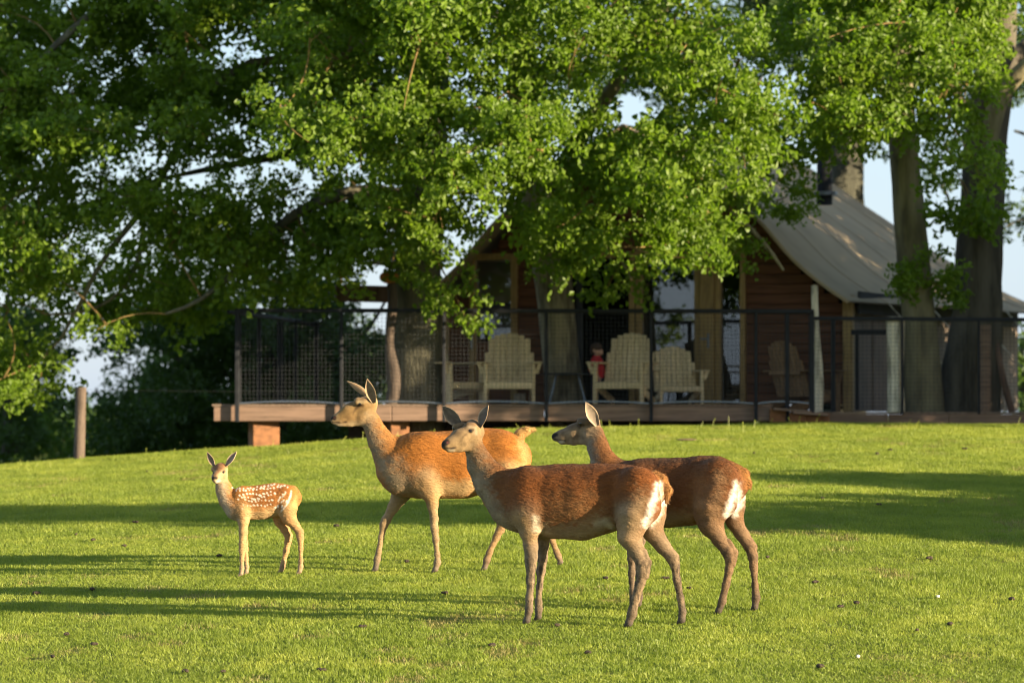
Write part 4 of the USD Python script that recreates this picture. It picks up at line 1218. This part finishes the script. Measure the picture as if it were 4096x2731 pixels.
d.chain('head', [(378, 302, 72), (352, 362, 70)], .62, .02)
d.chain('head', [(330, 300, 55), (262, 352, 64), (205, 385, 47), (158, 397, 33)], .56, .025)
d.chain('head', [(360, 395, 44), (260, 408, 32), (185, 422, 18)], .6, .02)
d.chain('head', [(318, 268, 30, .045), (355, 268, 28, .05)], .6, .02)
d.chain('head', [(318, 268, 30, -.045), (355, 268, 28, -.05)], .6, .02)
d.chain('head', [(410, 268, 40)], .9, .03)
d.leg('foreleg', [(800, 800, 88), (825, 900, 58), (838, 985, 42), (848, 1085, 30), (849, 1150, 27), (860, 1230, 20), (868, 1330, 20), (870, 1388, 27), (857, 1440, 24)], .10)
d.leg('foreleg', [(690, 830, 95), (615, 915, 60), (565, 1000, 42), (512, 1090, 30), (497, 1125, 28), (480, 1210, 22), (462, 1310, 20), (452, 1362, 26), (440, 1432, 24)], -.10)
d.leg('hindleg', [(1350, 780, 120), (1245, 950, 58), (1285, 1035, 42), (1315, 1095, 36), (1322, 1125, 33), (1280, 1215, 25), (1235, 1320, 21), (1215, 1375, 27), (1200, 1432, 24)], .10)
d.leg('hindleg', [(1400, 800, 110), (1500, 960, 60), (1600, 1060, 45), (1645, 1130, 38), (1650, 1170, 32), (1670, 1260, 22), (1700, 1345, 20), (1712, 1378, 26), (1728, 1428, 22)], -.10)
d.chain('hindleg', [(1310, 1045, 14, .10), (1342, 1100, 15, .10), (1325, 1170, 13, .10)], 1, .012)
d.chain('tail', [(1425, 540, 42), (1448, 495, 34), (1490, 472, 22), (1545, 460, 9)], .8, .02)
d.ear((402, 238), (238, 124), 52, (.25, -.6, .45), .55) if False else d.ear((398, 240, -.06), (240, 126, -.14), 54, (-.1, -.9, .5), .6, outer=(.30, .19, .10), inner=(.35, .26, .17))
d.ear((430, 268, .05), (380, 112, .13), 74, (.35, .9, .25), .55, outer=(.30, .19, .10), inner=(.27, .20, .13))
d.eyes = [((332, 298, 1), .0185), ((332, 298, -1), .0185)]
S = d.strokes
S += [(None, GREY, [(385, 450, 50), (420, 560, 45), (480, 680, 45), (545, 790, 60), (600, 870, 60)], 60, False, .9),
      (None, GREY, [(590, 690, 45), (640, 800, 70), (700, 900, 60)], 70, False, .6),
      (None, TAN, [(760, 870, 60), (830, 960, 50)], 60, False, .55),
      (None, BELLY, [(900, 880, 62), (1040, 880, 62), (1160, 850, 60), (1260, 860, 55)], 50, False, .92),
      (None, BELLY, [(885, 790, 8), (885, 900, 14)], 16, False, .9),
      (None, (.42, .24, .09), [(1460, 560, 30), (1490, 680, 30), (1470, 760, 30)], 45, False, .8),
      (None, (.42, .26, .10), [(1300, 800, 60), (1420, 760, 60)], 70, False, .6),
      (None, (.20, .08, .02), [(700, 495, 16), (900, 492, 16), (1150, 480, 16)], 26, False, .6),
      (None, (.16, .07, .02), [(690, 540, 6), (684, 600, 4)], 14, False, .45),
      (['head'], (.235, .14, .052), [(270, 360, 90), (400, 330, 60)], 30, True, 1),
      (['head'], (.34, .25, .14), [(230, 430, 14), (350, 425, 20), (400, 380, 40)], 30, True, .8),
      (['head'], (.16, .10, .05), [(250, 290, 22), (300, 250, 22), (390, 238, 20)], 20, True, .6),
      (['head'], (.46, .34, .18), [(318, 270, 9), (355, 275, 8)], 10, True, .7),
      (['head'], (.06, .03, .015), [(318, 300, 9), (346, 296, 9)], 10, True, .85),
      (['head'], (.08, .045, .02), [(308, 312, 6), (290, 338, 5), (285, 360, 3)], 9, True, .8), (['head'], (.17, .10, .045), [(250, 385, 14), (330, 372, 16), (372, 400, 8)], 26, True, .55),
      (['head'], (.34, .26, .17), [(152, 428, 9), (205, 434, 8)], 9, True, .9),
      (['head'], (.035, .02, .014), [(140, 410, 3), (195, 416, 4), (235, 410, 6)], 6, True, .95),
      (['head'], NOSE, [(130, 378, 20), (150, 384, 15)], 8, True, 1),
      (['head'], (.10, .04, .03), [(156, 380, 6)], 5, True, 1)]
base2 = dict(torso=OR, neck=(.31, .14, .04), head=(.30, .20, .10), foreleg=(.30, .20, .10), hindleg=(.30, .18, .08), hoof=(.11, .09, .07), tail=(.42, .24, .08))
d.build('red_deer', 'bright orange-brown deer striding to the left with its tail raised', None, base2, 1, group='grown deer on the pasture')

# --- hind standing in front, head turned to the camera
d = Deer(C3, math.radians(18), (635, 1472))
RB = (.16, .052, .012)
d.chain('torso', [(590, 715, 185), (690, 710, 208), (830, 712, 220), (980, 715, 226), (1120, 690, 205), (1250, 660, 172), (1350, 650, 148)], .62, .05)
d.chain('torso', [(640, 620, 125, .085), (640, 760, 115, .115), (655, 870, 75, .115)], .5, .04)
d.chain('torso', [(640, 620, 130, -.07), (660, 760, 120, -.10), (730, 870, 75, -.10)], .55, .05)
d.chain('torso', [(1330, 630, 140, .105), (1345, 740, 125, .12), (1290, 850, 92, .12)], .55, .05)
d.chain('torso', [(1340, 640, 140, -.08), (1400, 740, 105, -.10), (1415, 850, 72, -.11)], .62, .05)
d.chain('torso', [(1430, 600, 52), (1455, 660, 42)], 1.2, .05)
d.chain('neck', [(308, 368, 62, .02), (348, 478, 82), (420, 590, 113), (540, 700, 168)], .66, .03)
d.chain('neck', [(500, 570, 45), (620, 580, 72)], .5, .04)
d.chain('head', [(308, 275, 66, .0), (290, 315, 64, .03)], .85, .02)
d.chain('head', [(285, 280, 56, .05), (215, 320, 58, .115), (165, 348, 42, .165), (135, 358, 33, .195)], .85, .025)
d.chain('head', [(300, 355, 40, .03), (215, 370, 28, .12), (152, 384, 17, .18)], .9, .02)
d.chain('head', [(272, 240, 27, .07), (300, 240, 24, .06)], .8, .02)
d.chain('head', [(195, 250, 27, .01), (235, 236, 24, -.02)], .8, .02)
d.chain('head', [(300, 238, 40, -.01)], .9, .03)
d.leg('foreleg', [(650, 800, 92), (655, 900, 58), (665, 985, 47), (666, 1065, 39), (664, 1115, 35), (661, 1200, 27), (657, 1310, 24), (652, 1385, 28), (640, 1452, 27)], .09)
d.leg('foreleg', [(720, 800, 92), (745, 900, 50), (742, 985, 36), (738, 1065, 30), (727, 1150, 27), (718, 1245, 22), (714, 1340, 22), (713, 1385, 26), (712, 1435, 25)], -.09)
d.leg('hindleg', [(1310, 800, 112), (1285, 920, 76), (1330, 1010, 50), (1366, 1085, 44), (1366, 1130, 40), (1350, 1200, 31), (1320, 1300, 29), (1298, 1380, 35), (1278, 1442, 32)], .11)
d.leg('hindleg', [(1420, 820, 90), (1430, 900, 62), (1490, 985, 50), (1552, 1058, 40), (1568, 1105, 32), (1580, 1190, 24), (1602, 1300, 22), (1616, 1385, 26), (1610, 1442, 30)], -.11)
d.chain('hindleg', [(1375, 1020, 16, .11), (1404, 1092, 17, .11), (1388, 1180, 16, .11)], 1, .012)
d.chain('hindleg', [(1530, 1000, 12, -.11), (1577, 1058, 15, -.11), (1584, 1150, 13, -.11)], 1, .012)
d.chain('tail', [(1440, 545, 30), (1488, 575, 30), (1522, 640, 27), (1514, 715, 9)], .7, .015)
d.ear((225, 228, -.03), (110, 112, .0), 96, (.45, .8, .1), .45, outer=(.24, .15, .08), inner=(.16, .12, .09))
d.ear((352, 238, .02), (396, 108, .05), 84, (.55, .8, .1), .5, outer=(.24, .15, .08), inner=(.16, .12, .09))
d.eyes = [((291, 266, 1), .0185), ((176, 258, 1), .010)]
S = d.strokes
S += [(None, GREY, [(262, 440, 45, ), (300, 540, 50), (370, 650, 55), (440, 760, 60), (520, 870, 60), (600, 930, 50)], 60, False, .92),
      (None, GREY, [(320, 430, 40), (380, 560, 45)], 70, False, .6),
      (None, (.30, .19, .085), [(620, 830, 60), (650, 930, 50), (740, 900, 50)], 60, False, .8),
      (None, (.33, .24, .13), [(770, 910, 40), (900, 920, 45), (1050, 900, 50), (1150, 850, 45)], 60, False, .85),
      (None, (.55, .46, .32), [(735, 810, 16), (738, 880, 20)], 20, False, .8),
      (None, (.52, .42, .28), [(1090, 850, 10), (1150, 830, 16), (1185, 870, 20)], 20, False, .75),
      (None, (.27, .15, .06), [(900, 780, 90), (1050, 760, 80)], 130, False, .45),
      (None, (.34, .22, .11), [(1330, 830, 60), (1300, 920, 70), (1420, 690, 40)], 90, False, .75),
      (None, (.08, .032, .014), [(650, 515, 30), (850, 505, 28), (1050, 505, 26), (1300, 495, 26)], 70, False, .7),
      (None, WHITE, [(1484, 600, 9), (1474, 690, 16), (1448, 790, 17), (1415, 860, 14)], 20, False, .95),
      (None, (.36, .17, .06), [(1480, 565, 24), (1530, 640, 32), (1515, 710, 18)], 16, True, .0),
      (['head'], (.215, .14, .065), [(230, 330, 110), (330, 300, 70)], 30, True, 1),
      (['head'], (.17, .10, .055), [(255, 225, 24), (310, 215, 26)], 24, True, .8),
      (['head'], (.20, .13, .07), [(150, 300, 24), (195, 270, 26), (225, 240, 20)], 24, True, .7),
      (['head'], (.38, .29, .18), [(272, 243, 9), (312, 250, 8), (318, 285, 8)], 14, True, .8),
      (['head'], (.05, .03, .016), [(278, 270, 11), (298, 264, 11)], 9, True, .9),
      (['head'], (.08, .05, .025), [(262, 285, 6), (240, 305, 6), (228, 330, 4)], 9, True, .8), (['head'], (.14, .09, .045), [(160, 300, 16), (215, 280, 14), (262, 225, 16)], 20, True, .75), (['head'], (.17, .115, .06), [(225, 360, 12), (300, 345, 14)], 24, True, .45),
      (['head'], (.34, .27, .18), [(150, 394, 10), (180, 390, 7)], 9, True, .9),
      (['head'], (.03, .018, .014), [(112, 374, 4), (160, 378, 4), (192, 374, 5)], 6, True, .95),
      (['head'], NOSE, [(108, 348, 26), (138, 342, 17)], 8, True, 1),
      (['head'], (.10, .035, .03), [(142, 342, 8)], 5, True, 1)]
base3 = dict(torso=RB, neck=(.15, .065, .022), head=(.21, .13, .06), foreleg=(.21, .15, .09), hindleg=(.22, .15, .085), hoof=(.06, .05, .04), tail=(.34, .16, .05))
d.strokes += [(['foreleg', 'hindleg', 'hoof'], (.11, .085, .06), [(x, y, r) for x, y, r in [(650, 1120, 10), (668, 1230, 12), (650, 1350, 12)]], 34, False, .55),
              (['foreleg', 'hindleg', 'hoof'], (.11, .085, .06), [(1350, 1180, 8), (1330, 1280, 10), (1300, 1380, 12)], 34, False, .5),
              (['foreleg', 'hindleg', 'hoof'], (.11, .085, .06), [(1575, 1120, 8), (1590, 1240, 10), (1615, 1400, 16)], 30, False, .6)]
d.build('red_deer', 'nearest red-brown deer standing side on with its face turned towards the camera', None, base3, 7, mud=.8, group='grown deer on the pasture')

# --- hind half hidden behind it, looking left
d = Deer(C4, math.radians(21), (1190, 1484))
DB = (.125, .045, .013)
d.chain('torso', [(600, 690, 190), (720, 688, 210), (860, 690, 216), (1000, 682, 210), (1110, 650, 190), (1200, 630, 160), (1260, 630, 130)], .62, .05)
d.chain('torso', [(650, 620, 130, .07), (640, 760, 120, .10), (640, 870, 75, .10)], .55, .05)
d.chain('torso', [(1190, 620, 150, .105), (1180, 740, 128, .12), (1130, 850, 92, .12)], .55, .05)
d.chain('torso', [(1210, 630, 145, -.08), (1270, 730, 95, -.10), (1290, 830, 68, -.11)], .62, .05)
d.chain('torso', [(1305, 590, 50), (1325, 640, 42)], 1.2, .05)
d.chain('neck', [(385, 300, 54), (400, 390, 68), (440, 500, 88), (540, 620, 146)], .66, .03)
d.chain('neck', [(510, 550, 40), (650, 570, 76)], .5, .04)
d.chain('head', [(345, 250, 60), (340, 310, 62)], .62, .02)
d.chain('head', [(310, 255, 50), (235, 296, 52), (165, 318, 40), (122, 322, 29)], .56, .025)
d.chain('head', [(340, 335, 40), (240, 350, 24), (160, 356, 14)], .6, .02)
d.chain('head', [(282, 222, 24, .045), (318, 218, 24, .05)], .6, .02)
d.chain('head', [(282, 222, 24, -.045), (318, 218, 24, -.05)], .6, .02)
d.chain('head', [(375, 225, 36)], .9, .03)
d.leg('foreleg', [(650, 800, 90), (640, 920, 56), (632, 1000, 40), (626, 1080, 31), (624, 1130, 29), (622, 1220, 22), (628, 1330, 22), (632, 1390, 27), (626, 1450, 26)], .09)
d.leg('foreleg', [(700, 800, 90), (690, 920, 50), (680, 1000, 36), (672, 1080, 29), (668, 1140, 27), (668, 1230, 21), (670, 1340, 21), (672, 1390, 26), (668, 1440, 24)], -.09)
d.leg('hindleg', [(1150, 800, 112), (1150, 900, 80), (1205, 1000, 50), (1262, 1080, 44), (1275, 1125, 38), (1265, 1200, 29), (1243, 1300, 24), (1222, 1400, 29), (1196, 1470, 28)], .11)
d.leg('hindleg', [(1290, 800, 80), (1300, 880, 56), (1350, 970, 48), (1405, 1055, 42), (1420, 1110, 34), (1428, 1190, 25), (1436, 1310, 22), (1444, 1400, 29), (1436, 1468, 27)], -.11)
d.chain('hindleg', [(1265, 1010, 15, .11), (1306, 1085, 16, .11), (1298, 1165, 14, .11)], 1, .012)
d.chain('hindleg', [(1385, 985, 13, -.11), (1434, 1052, 15, -.11), (1438, 1150, 13, -.11)], 1, .012)
d.chain('tail', [(1310, 540, 34), (1360, 570, 34), (1388, 620, 22), (1398, 660, 9)], .7, .02)
d.ear((392, 240, .05), (318, 92, .12), 76, (-.35, .9, .15), .5, outer=(.28, .19, .12), inner=(.26, .2, .14))
d.ear((365, 225, -.06), (352, 150, -.15), 60, (.3, -.9, .2), .5, outer=(.14, .09, .06), inner=(.15, .11, .08))
d.eyes = [((288, 246, 1), .0185), ((288, 246, -1), .0185)]
S = d.strokes
S += [(None, (.27, .215, .15), [(350, 400, 40), (360, 480, 40), (400, 600, 60), (480, 740, 70)], 50, False, .92),
      (None, (.27, .19, .10), [(640, 860, 60), (800, 880, 60), (920, 870, 50), (1010, 845, 40)], 60, False, .8),
      (None, (.07, .032, .016), [(560, 500, 26), (800, 490, 24), (1100, 478, 22)], 50, False, .7),
      (None, (.26, .12, .04), [(1120, 660, 60), (1110, 800, 60)], 110, False, .6),
      (None, (.30, .17, .08), [(1250, 600, 40), (1240, 760, 30)], 60, False, .7),
      (None, (.06, .03, .016), [(1190, 600, 10), (1235, 640, 14), (1160, 680, 10)], 40, False, .5),
      (None, WHITE, [(1347, 620, 9), (1338, 700, 15), (1312, 780, 16), (1288, 840, 13)], 19, False, .95),
      (['head'], (.21, .145, .08), [(250, 310, 90), (350, 290, 70)], 30, True, 1),
      (['head'], (.28, .22, .15), [(330, 350, 30), (380, 290, 40)], 40, True, .8),
      (['head'], (.12, .08, .05), [(120, 295, 14), (220, 250, 20), (300, 200, 24)], 22, True, .8),
      (['head'], (.045, .026, .015), [(276, 249, 12), (298, 244, 12)], 9, True, .9),
      (['head'], (.52, .44, .33), [(150, 356, 9), (172, 352, 8)], 8, True, .9),
      (['head'], (.03, .018, .013), [(112, 338, 4), (160, 344, 4), (182, 347, 5)], 6, True, .9), (['head'], (.10, .06, .035), [(200, 325, 10), (260, 320, 12), (310, 330, 8)], 24, True, .6),
      (['head'], NOSE, [(102, 314, 20), (124, 308, 13)], 8, True, 1)]
base4 = dict(torso=DB, neck=(.17, .07, .022), head=(.22, .155, .09), foreleg=(.18, .125, .08), hindleg=(.19, .115, .06), hoof=(.06, .05, .04), tail=(.40, .18, .05))
d.strokes += [(['hindleg'], (.16, .09, .045), [(1120, 900, 60), (1200, 1010, 45), (1260, 1090, 40)], 40, False, .6)]
d.build('red_deer', 'dark brown deer half hidden behind the nearest deer with a white rump patch', None, base4, 13, mud=.6, group='grown deer on the pasture')

# --- spotted fawn
d = Deer(C1, math.radians(0), (465, 1485))
FB = (.36, .14, .03)
d.chain('torso', [(440, 985, 92), (520, 975, 108), (610, 968, 112), (700, 955, 110), (770, 945, 95), (805, 940, 72)], .68, .035)
d.chain('torso', [(470, 930, 70, .04), (475, 1030, 55, .055)], .6, .03)
d.chain('torso', [(420, 1040, 55), (450, 1060, 45)], .8, .03)
d.chain('torso', [(780, 930, 72, .045), (785, 1000, 62, .055), (775, 1060, 45, .06)], .65, .03)
d.chain('torso', [(770, 940, 72, -.045), (760, 1010, 60, -.055), (720, 1070, 42, -.06)], .65, .03)
d.chain('neck', [(322, 810, 44, .03), (340, 880, 52, .015), (375, 950, 66), (430, 1000, 84)], .75, .03)
d.chain('head', [(320, 745, 50, .0), (318, 775, 48, .03)], .9, .02)
d.chain('head', [(315, 765, 46, .04), (290, 795, 32, .085), (278, 808, 22, .115)], .95, .02)
d.chain('head', [(325, 800, 30, .02), (285, 825, 14, .10)], .95, .015)
d.chain('head', [(345, 742, 18, .03), (268, 740, 18, .005)], .9, .02)
d.leg('foreleg', [(475, 1020, 56), (478, 1100, 38), (475, 1180, 29), (470, 1260, 24), (468, 1300, 22), (466, 1370, 15), (466, 1425, 17), (462, 1468, 17)], .05, k=.02)
d.leg('foreleg', [(470, 1020, 50), (478, 1100, 36), (482, 1180, 25), (486, 1260, 20), (488, 1300, 19), (496, 1370, 14), (501, 1425, 17), (499, 1464, 17)], -.05, k=.02)
d.leg('hindleg', [(785, 1010, 62), (800, 1085, 46), (842, 1140, 32), (868, 1180, 27), (873, 1220, 24), (877, 1300, 18), (877, 1385, 16), (876, 1425, 20), (870, 1462, 19)], .055, k=.02)
d.leg('hindleg', [(735, 1040, 55), (735, 1105, 40), (770, 1165, 32), (792, 1210, 27), (790, 1250, 24), (776, 1320, 19), (758, 1400, 17), (750, 1430, 21), (742, 1464, 19)], -.055, k=.02)
d.chain('tail', [(825, 880, 22), (843, 920, 20), (842, 975, 12)], .7, .02)
d.ear((275, 715, -.01), (224, 620, .0), 44, (.45, .85, .1), .5, outer=(.34, .22, .13), inner=(.30, .21, .15))
d.ear((362, 712, .03), (429, 617, .04), 48, (.55, .8, .1), .5, outer=(.50, .38, .25), inner=(.30, .21, .15))
d.eyes = [((342, 758, 1), .0115), ((262, 762, 1), .010)]
S = d.strokes
S += [(None, (.38, .30, .20), [(315, 850, 36), (330, 930, 40), (360, 1010, 40), (400, 1090, 40)], 34, False, .9),
      (None, (.48, .34, .17), [(530, 1065, 34), (620, 1062, 36), (700, 1040, 34)], 30, False, .9),
      (None, (.42, .26, .11), [(480, 1060, 40), (790, 1040, 40)], 50, False, .6),
      (None, (.25, .088, .022), [(520, 900, 30), (640, 900, 36), (730, 890, 36), (790, 900, 22)], 36, False, .75),
      (None, (.25, .088, .022), [(560, 970, 30), (680, 960, 34), (730, 1000, 20)], 34, False, .65),
      (None, (.46, .27, .10), [(845, 930, 12), (838, 1000, 12)], 16, False, .8),
      (['head'], (.42, .29, .15), [(320, 790, 60)], 24, True, 1),
      (['head'], (.15, .06, .025), [(285, 720, 26), (325, 715, 26), (300, 755, 18), (282, 785, 10)], 20, True, .9),
      (['head'], (.34, .14, .045), [(350, 700, 14), (360, 725, 10)], 14, True, .7),
      (['head'], (.06, .03, .015), [(342, 758, 11)], 6, True, .9),
      (['head'], (.06, .03, .015), [(262, 762, 11)], 6, True, .9),
      (['head'], (.60, .50, .36), [(288, 828, 9), (310, 820, 9)], 8, True, .9),
      (['head'], NOSE, [(266, 803, 13), (288, 802, 9)], 7, True, 1)]
WS = (.78, .68, .52)
sp = np.random.default_rng(2)
rows = [[(405, 862), (840, 862)], [(425, 893), (800, 880)], [(440, 925), (720, 905)], [(450, 960), (700, 930)], [(480, 985), (690, 965)]]
rows = [[(405, 868), (480, 872), (560, 868), (640, 856), (720, 846), (800, 862)], [(425, 885), (500, 888), (580, 884), (660, 868), (745, 866)], [(450, 918), (520, 912), (600, 915), (690, 892)],
        [(440, 945), (500, 928), (570, 945), (640, 925), (720, 905)], [(490, 945), (560, 965), (640, 955), (700, 945)], [(480, 990), (560, 992), (640, 992), (690, 972)], [(475, 1015), (500, 1010)], [(735, 935), (760, 915), (795, 890)]]
for row in rows:
    row = np.array(row, float)
    L = np.r_[0, np.cumsum(np.linalg.norm(np.diff(row, axis=0), axis=1))]
    for s_ in np.arange(6, L[-1], 24):
        x, y = np.interp(s_ + sp.uniform(-4, 4), L, row[:, 0]), np.interp(s_, L, row[:, 1]) + sp.uniform(-5, 5)
        r = sp.uniform(3.8, 6.6)
        k_ = .7 if sp.random() < .3 else .15
        S.append((['torso', 'neck'], WS, [(x - r * k_, y - r * .2, r), (x + r * k_, y + r * .2, r)], 3.5, False, .95))
S.append((['torso', 'hindleg'], WS, [(815, 890, 6), (808, 930, 7), (785, 985, 5), (745, 1030, 3)], 6, False, .9))
for x, y in [(735, 940), (755, 930), (770, 915), (745, 970), (760, 962), (725, 960), (780, 965), (720, 1000), (750, 1000), (700, 1010)]:
    S.append((['torso', 'hindleg'], WS, [(x, y, 5), (x + 5, y - 8, 5)], 5, False, .9))
base1 = dict(torso=FB, neck=(.36, .17, .055), head=(.40, .25, .11), foreleg=(.40, .25, .11), hindleg=(.40, .235, .10), hoof=(.25, .19, .13), tail=(.44, .24, .08))
d.build('fawn', 'small spotted fawn standing alone at the left and facing the camera', None, base1, 21, voxel=.0046, fur_n=20000, fur_l=.7)


# ------------------------------------------------------------------ child on the deck
kid = thing('person', 'small child in a red jacket standing beside the tall pale chair', 'person', on_deck(1371, 44.8), math.radians(60), None)


def kid_mesh(extra, names, k=.02, h=.006):
    b = Body()
    for nme, pts in names:
        b.chain(nme, [(x, y, z, r_ + extra) for x, y, z, r_ in pts], 1.0, k)
    return b.mesh(h)


TOR = [('torso', [(0, 0, .37, .075), (0, 0, .50, .078), (0, .005, .585, .055)]), ('torso', [(-.06, 0, .565, .035), (.06, 0, .565, .035)])]
ARM = [('arm', [(s * .085, 0, .56, .030), (s * .12, .01, .46, .026), (s * .115, -.06, .375, .020)]) for s in (-1, 1)]
LEG = [('leg', [(s * .042, 0, .36, .052), (s * .045, -.005, .20, .040), (s * .045, .01, .06, .028)]) for s in (-1, 1)] + [('foot', [(s * .045, .015, .03, .026), (s * .05, -.06, .022, .02)]) for s in (-1, 1)]
HEAD_ = [('head', [(0, .0, .60, .034), (0, 0, .64, .036)]), ('head', [(0, .008, .73, .066), (0, -.012, .705, .060)]), ('head', [(0, -.06, .675, .026)]), ('nose', [(0, -.072, .715, .009), (0, -.084, .70, .010)])] + \
        [('ear', [(s * .068, .008, .715, .014), (s * .07, .012, .70, .010)]) for s in (-1, 1)]
HAND = []
for s in (-1, 1):
    w = np.array([s * .115, -.072, .365])
    HAND.append(('hand', [(*w, .016), (*(w + [0, -.022, -.018]), .019)]))
    for j, L in enumerate((.026, .031, .029, .022)):
        f0 = w + np.array([s * .004, -.030 + j * .004, -.028]) + np.array([(j - 1.5) * .0095, 0, 0])
        HAND.append(('finger', [(*f0, .0062), (*(f0 + [0, -.010, -L * .55]), .0058), (*(f0 + [0, -.004, -L]), .005)]))
    HAND.append(('thumb', [(*(w + [-s * .014, -.012, -.012]), .007), (*(w + [-s * .026, -.026, -.022]), .0062), (*(w + [-s * .026, -.036, -.034]), .0052)]))
V, Fc = kid_mesh(0, TOR + ARM + LEG + HEAD_ + HAND, .014, .005)
obj('body', (V, Fc), 'skin', kid, smooth=True)
V, Fc = kid_mesh(.016, [(n, [(x, y, max(z, .40), r_) for x, y, z, r_ in p]) for n, p in TOR] + [('arm', [p[0], p[1], (p[2][0] * 1.0, p[2][1] * .85, p[2][2] + .015, p[2][3])]) for _, p in ARM])
obj('jacket', (V, Fc), 'red_cloth', kid, smooth=True)
V, Fc = kid_mesh(.009, LEG[:2] + [('hip', [(0, 0, .37, .07), (0, 0, .40, .068)])])
obj('trousers', (V, Fc), 'navy_cloth', kid, smooth=True)
for s in (-1, 1):
    V, Fc = kid_mesh(.008, [LEG[2 if s < 0 else 3]])
    obj('shoe', (V, Fc), 'black_metal', kid, smooth=True)
    e_ = trimesh.creation.icosphere(2, .008)
    obj('eye', (np.array(e_.vertices) + [s * .026, -.066, .722], np.array(e_.faces)), 'eye_dark', kid, smooth=True)
V, Fc = kid_mesh(.010, [('hair', [(0, .020, .735, .064), (0, .0, .745, .060)]), ('hair', [(0, .04, .70, .040)])], .02)
obj('hair', (V, Fc), 'hair', kid, smooth=True)

# ------------------------------------------------------------------ dark clods and droppings on the lawn
def clod_mesh(seed, flat):
    r = np.random.default_rng(seed)
    parts = []
    for k in range(r.integers(2, 5)):
        m = trimesh.creation.icosphere(1, 1.0)
        v = np.array(m.vertices)
        v = v * (1 + .5 * (meshkit.noise(v * 1.8 + seed + k, seed)[:, None] - .5)) * r.uniform(.008, .019) * np.array([1.3, 1, flat])
        parts.append((v + [r.uniform(-.02, .02), r.uniform(-.012, .012), .006], np.array(m.faces)))
    return cat(parts)


clods = [(1345, 2110), (500, 2190), (375, 2166), (545, 2094), (300, 2144), (150, 2380), (370, 2364), (270, 2545), (375, 2585), (215, 2635), (885, 2696), (1290, 2690), (740, 2694), (1630, 2253), (1780, 2380), (1450, 2515), (3015, 1817), (3560, 1805), (3510, 1820), (3290, 2000), (3515, 2025), (3860, 1800), (3065, 2236), (3715, 2240), (4045, 2405), (3430, 2420), (3265, 2336), (3365, 2435), (3665, 2530), (3800, 2505), (3280, 2675), (2225, 2510), (2420, 2320), (2660, 2320), (2750, 2360), (1965, 2590), (2350, 2620), (980, 2240), (880, 2230), (1140, 1960), (590, 1890)]
rk = np.random.default_rng(31)
protos = []
for k, (u4, v4) in enumerate(clods):
    D = hit_ground(u4, v4)
    p = D * ray(u4, v4)
    loc = (p[0], p[1], float(ground_z(p[0], p[1])) + .018)
    lab = 'small dark clod of droppings lying in the grass'
    if k < 6:
        root = thing('clod', lab, 'clod', loc, rk.uniform(0, 6.28), 'dark clods scattered over the pasture')
        obj('lump', clod_mesh(50 + k, .8), 'clod', root, smooth=True)
        protos.append(root.GetPrim() if hasattr(root, 'GetPrim') else root)
    else:
        dup(protos[k % 6], loc, rk.uniform(0, 6.28))
for k, (u4, v4, lab) in enumerate([(3752, 2398, 'white feather lying in the grass at the right'), (2745, 1766, 'pale flat stone in the grass near the crest'), (3432, 2640, 'small pale feather near the bottom edge of the pasture')]):
    D = hit_ground(u4, v4); p = D * ray(u4, v4)
    root = thing('feather' if k != 1 else 'stone', lab, 'feather' if k != 1 else 'stone', (p[0], p[1], float(ground_z(p[0], p[1])) + .03), rk.uniform(0, 3) if k != 1 else .1)
    m = trimesh.creation.icosphere(2, 1.0); v = np.array(m.vertices); v = v * (1 + .4 * (meshkit.noise(v * 2 + k, 3)[:, None] - .5))
    obj('piece', (v * ([.03, .013, .012] if k != 1 else [.12, .06, .012]), np.array(m.faces)), 'pale_bit' if k != 1 else 'fascia_wood', root, smooth=True)
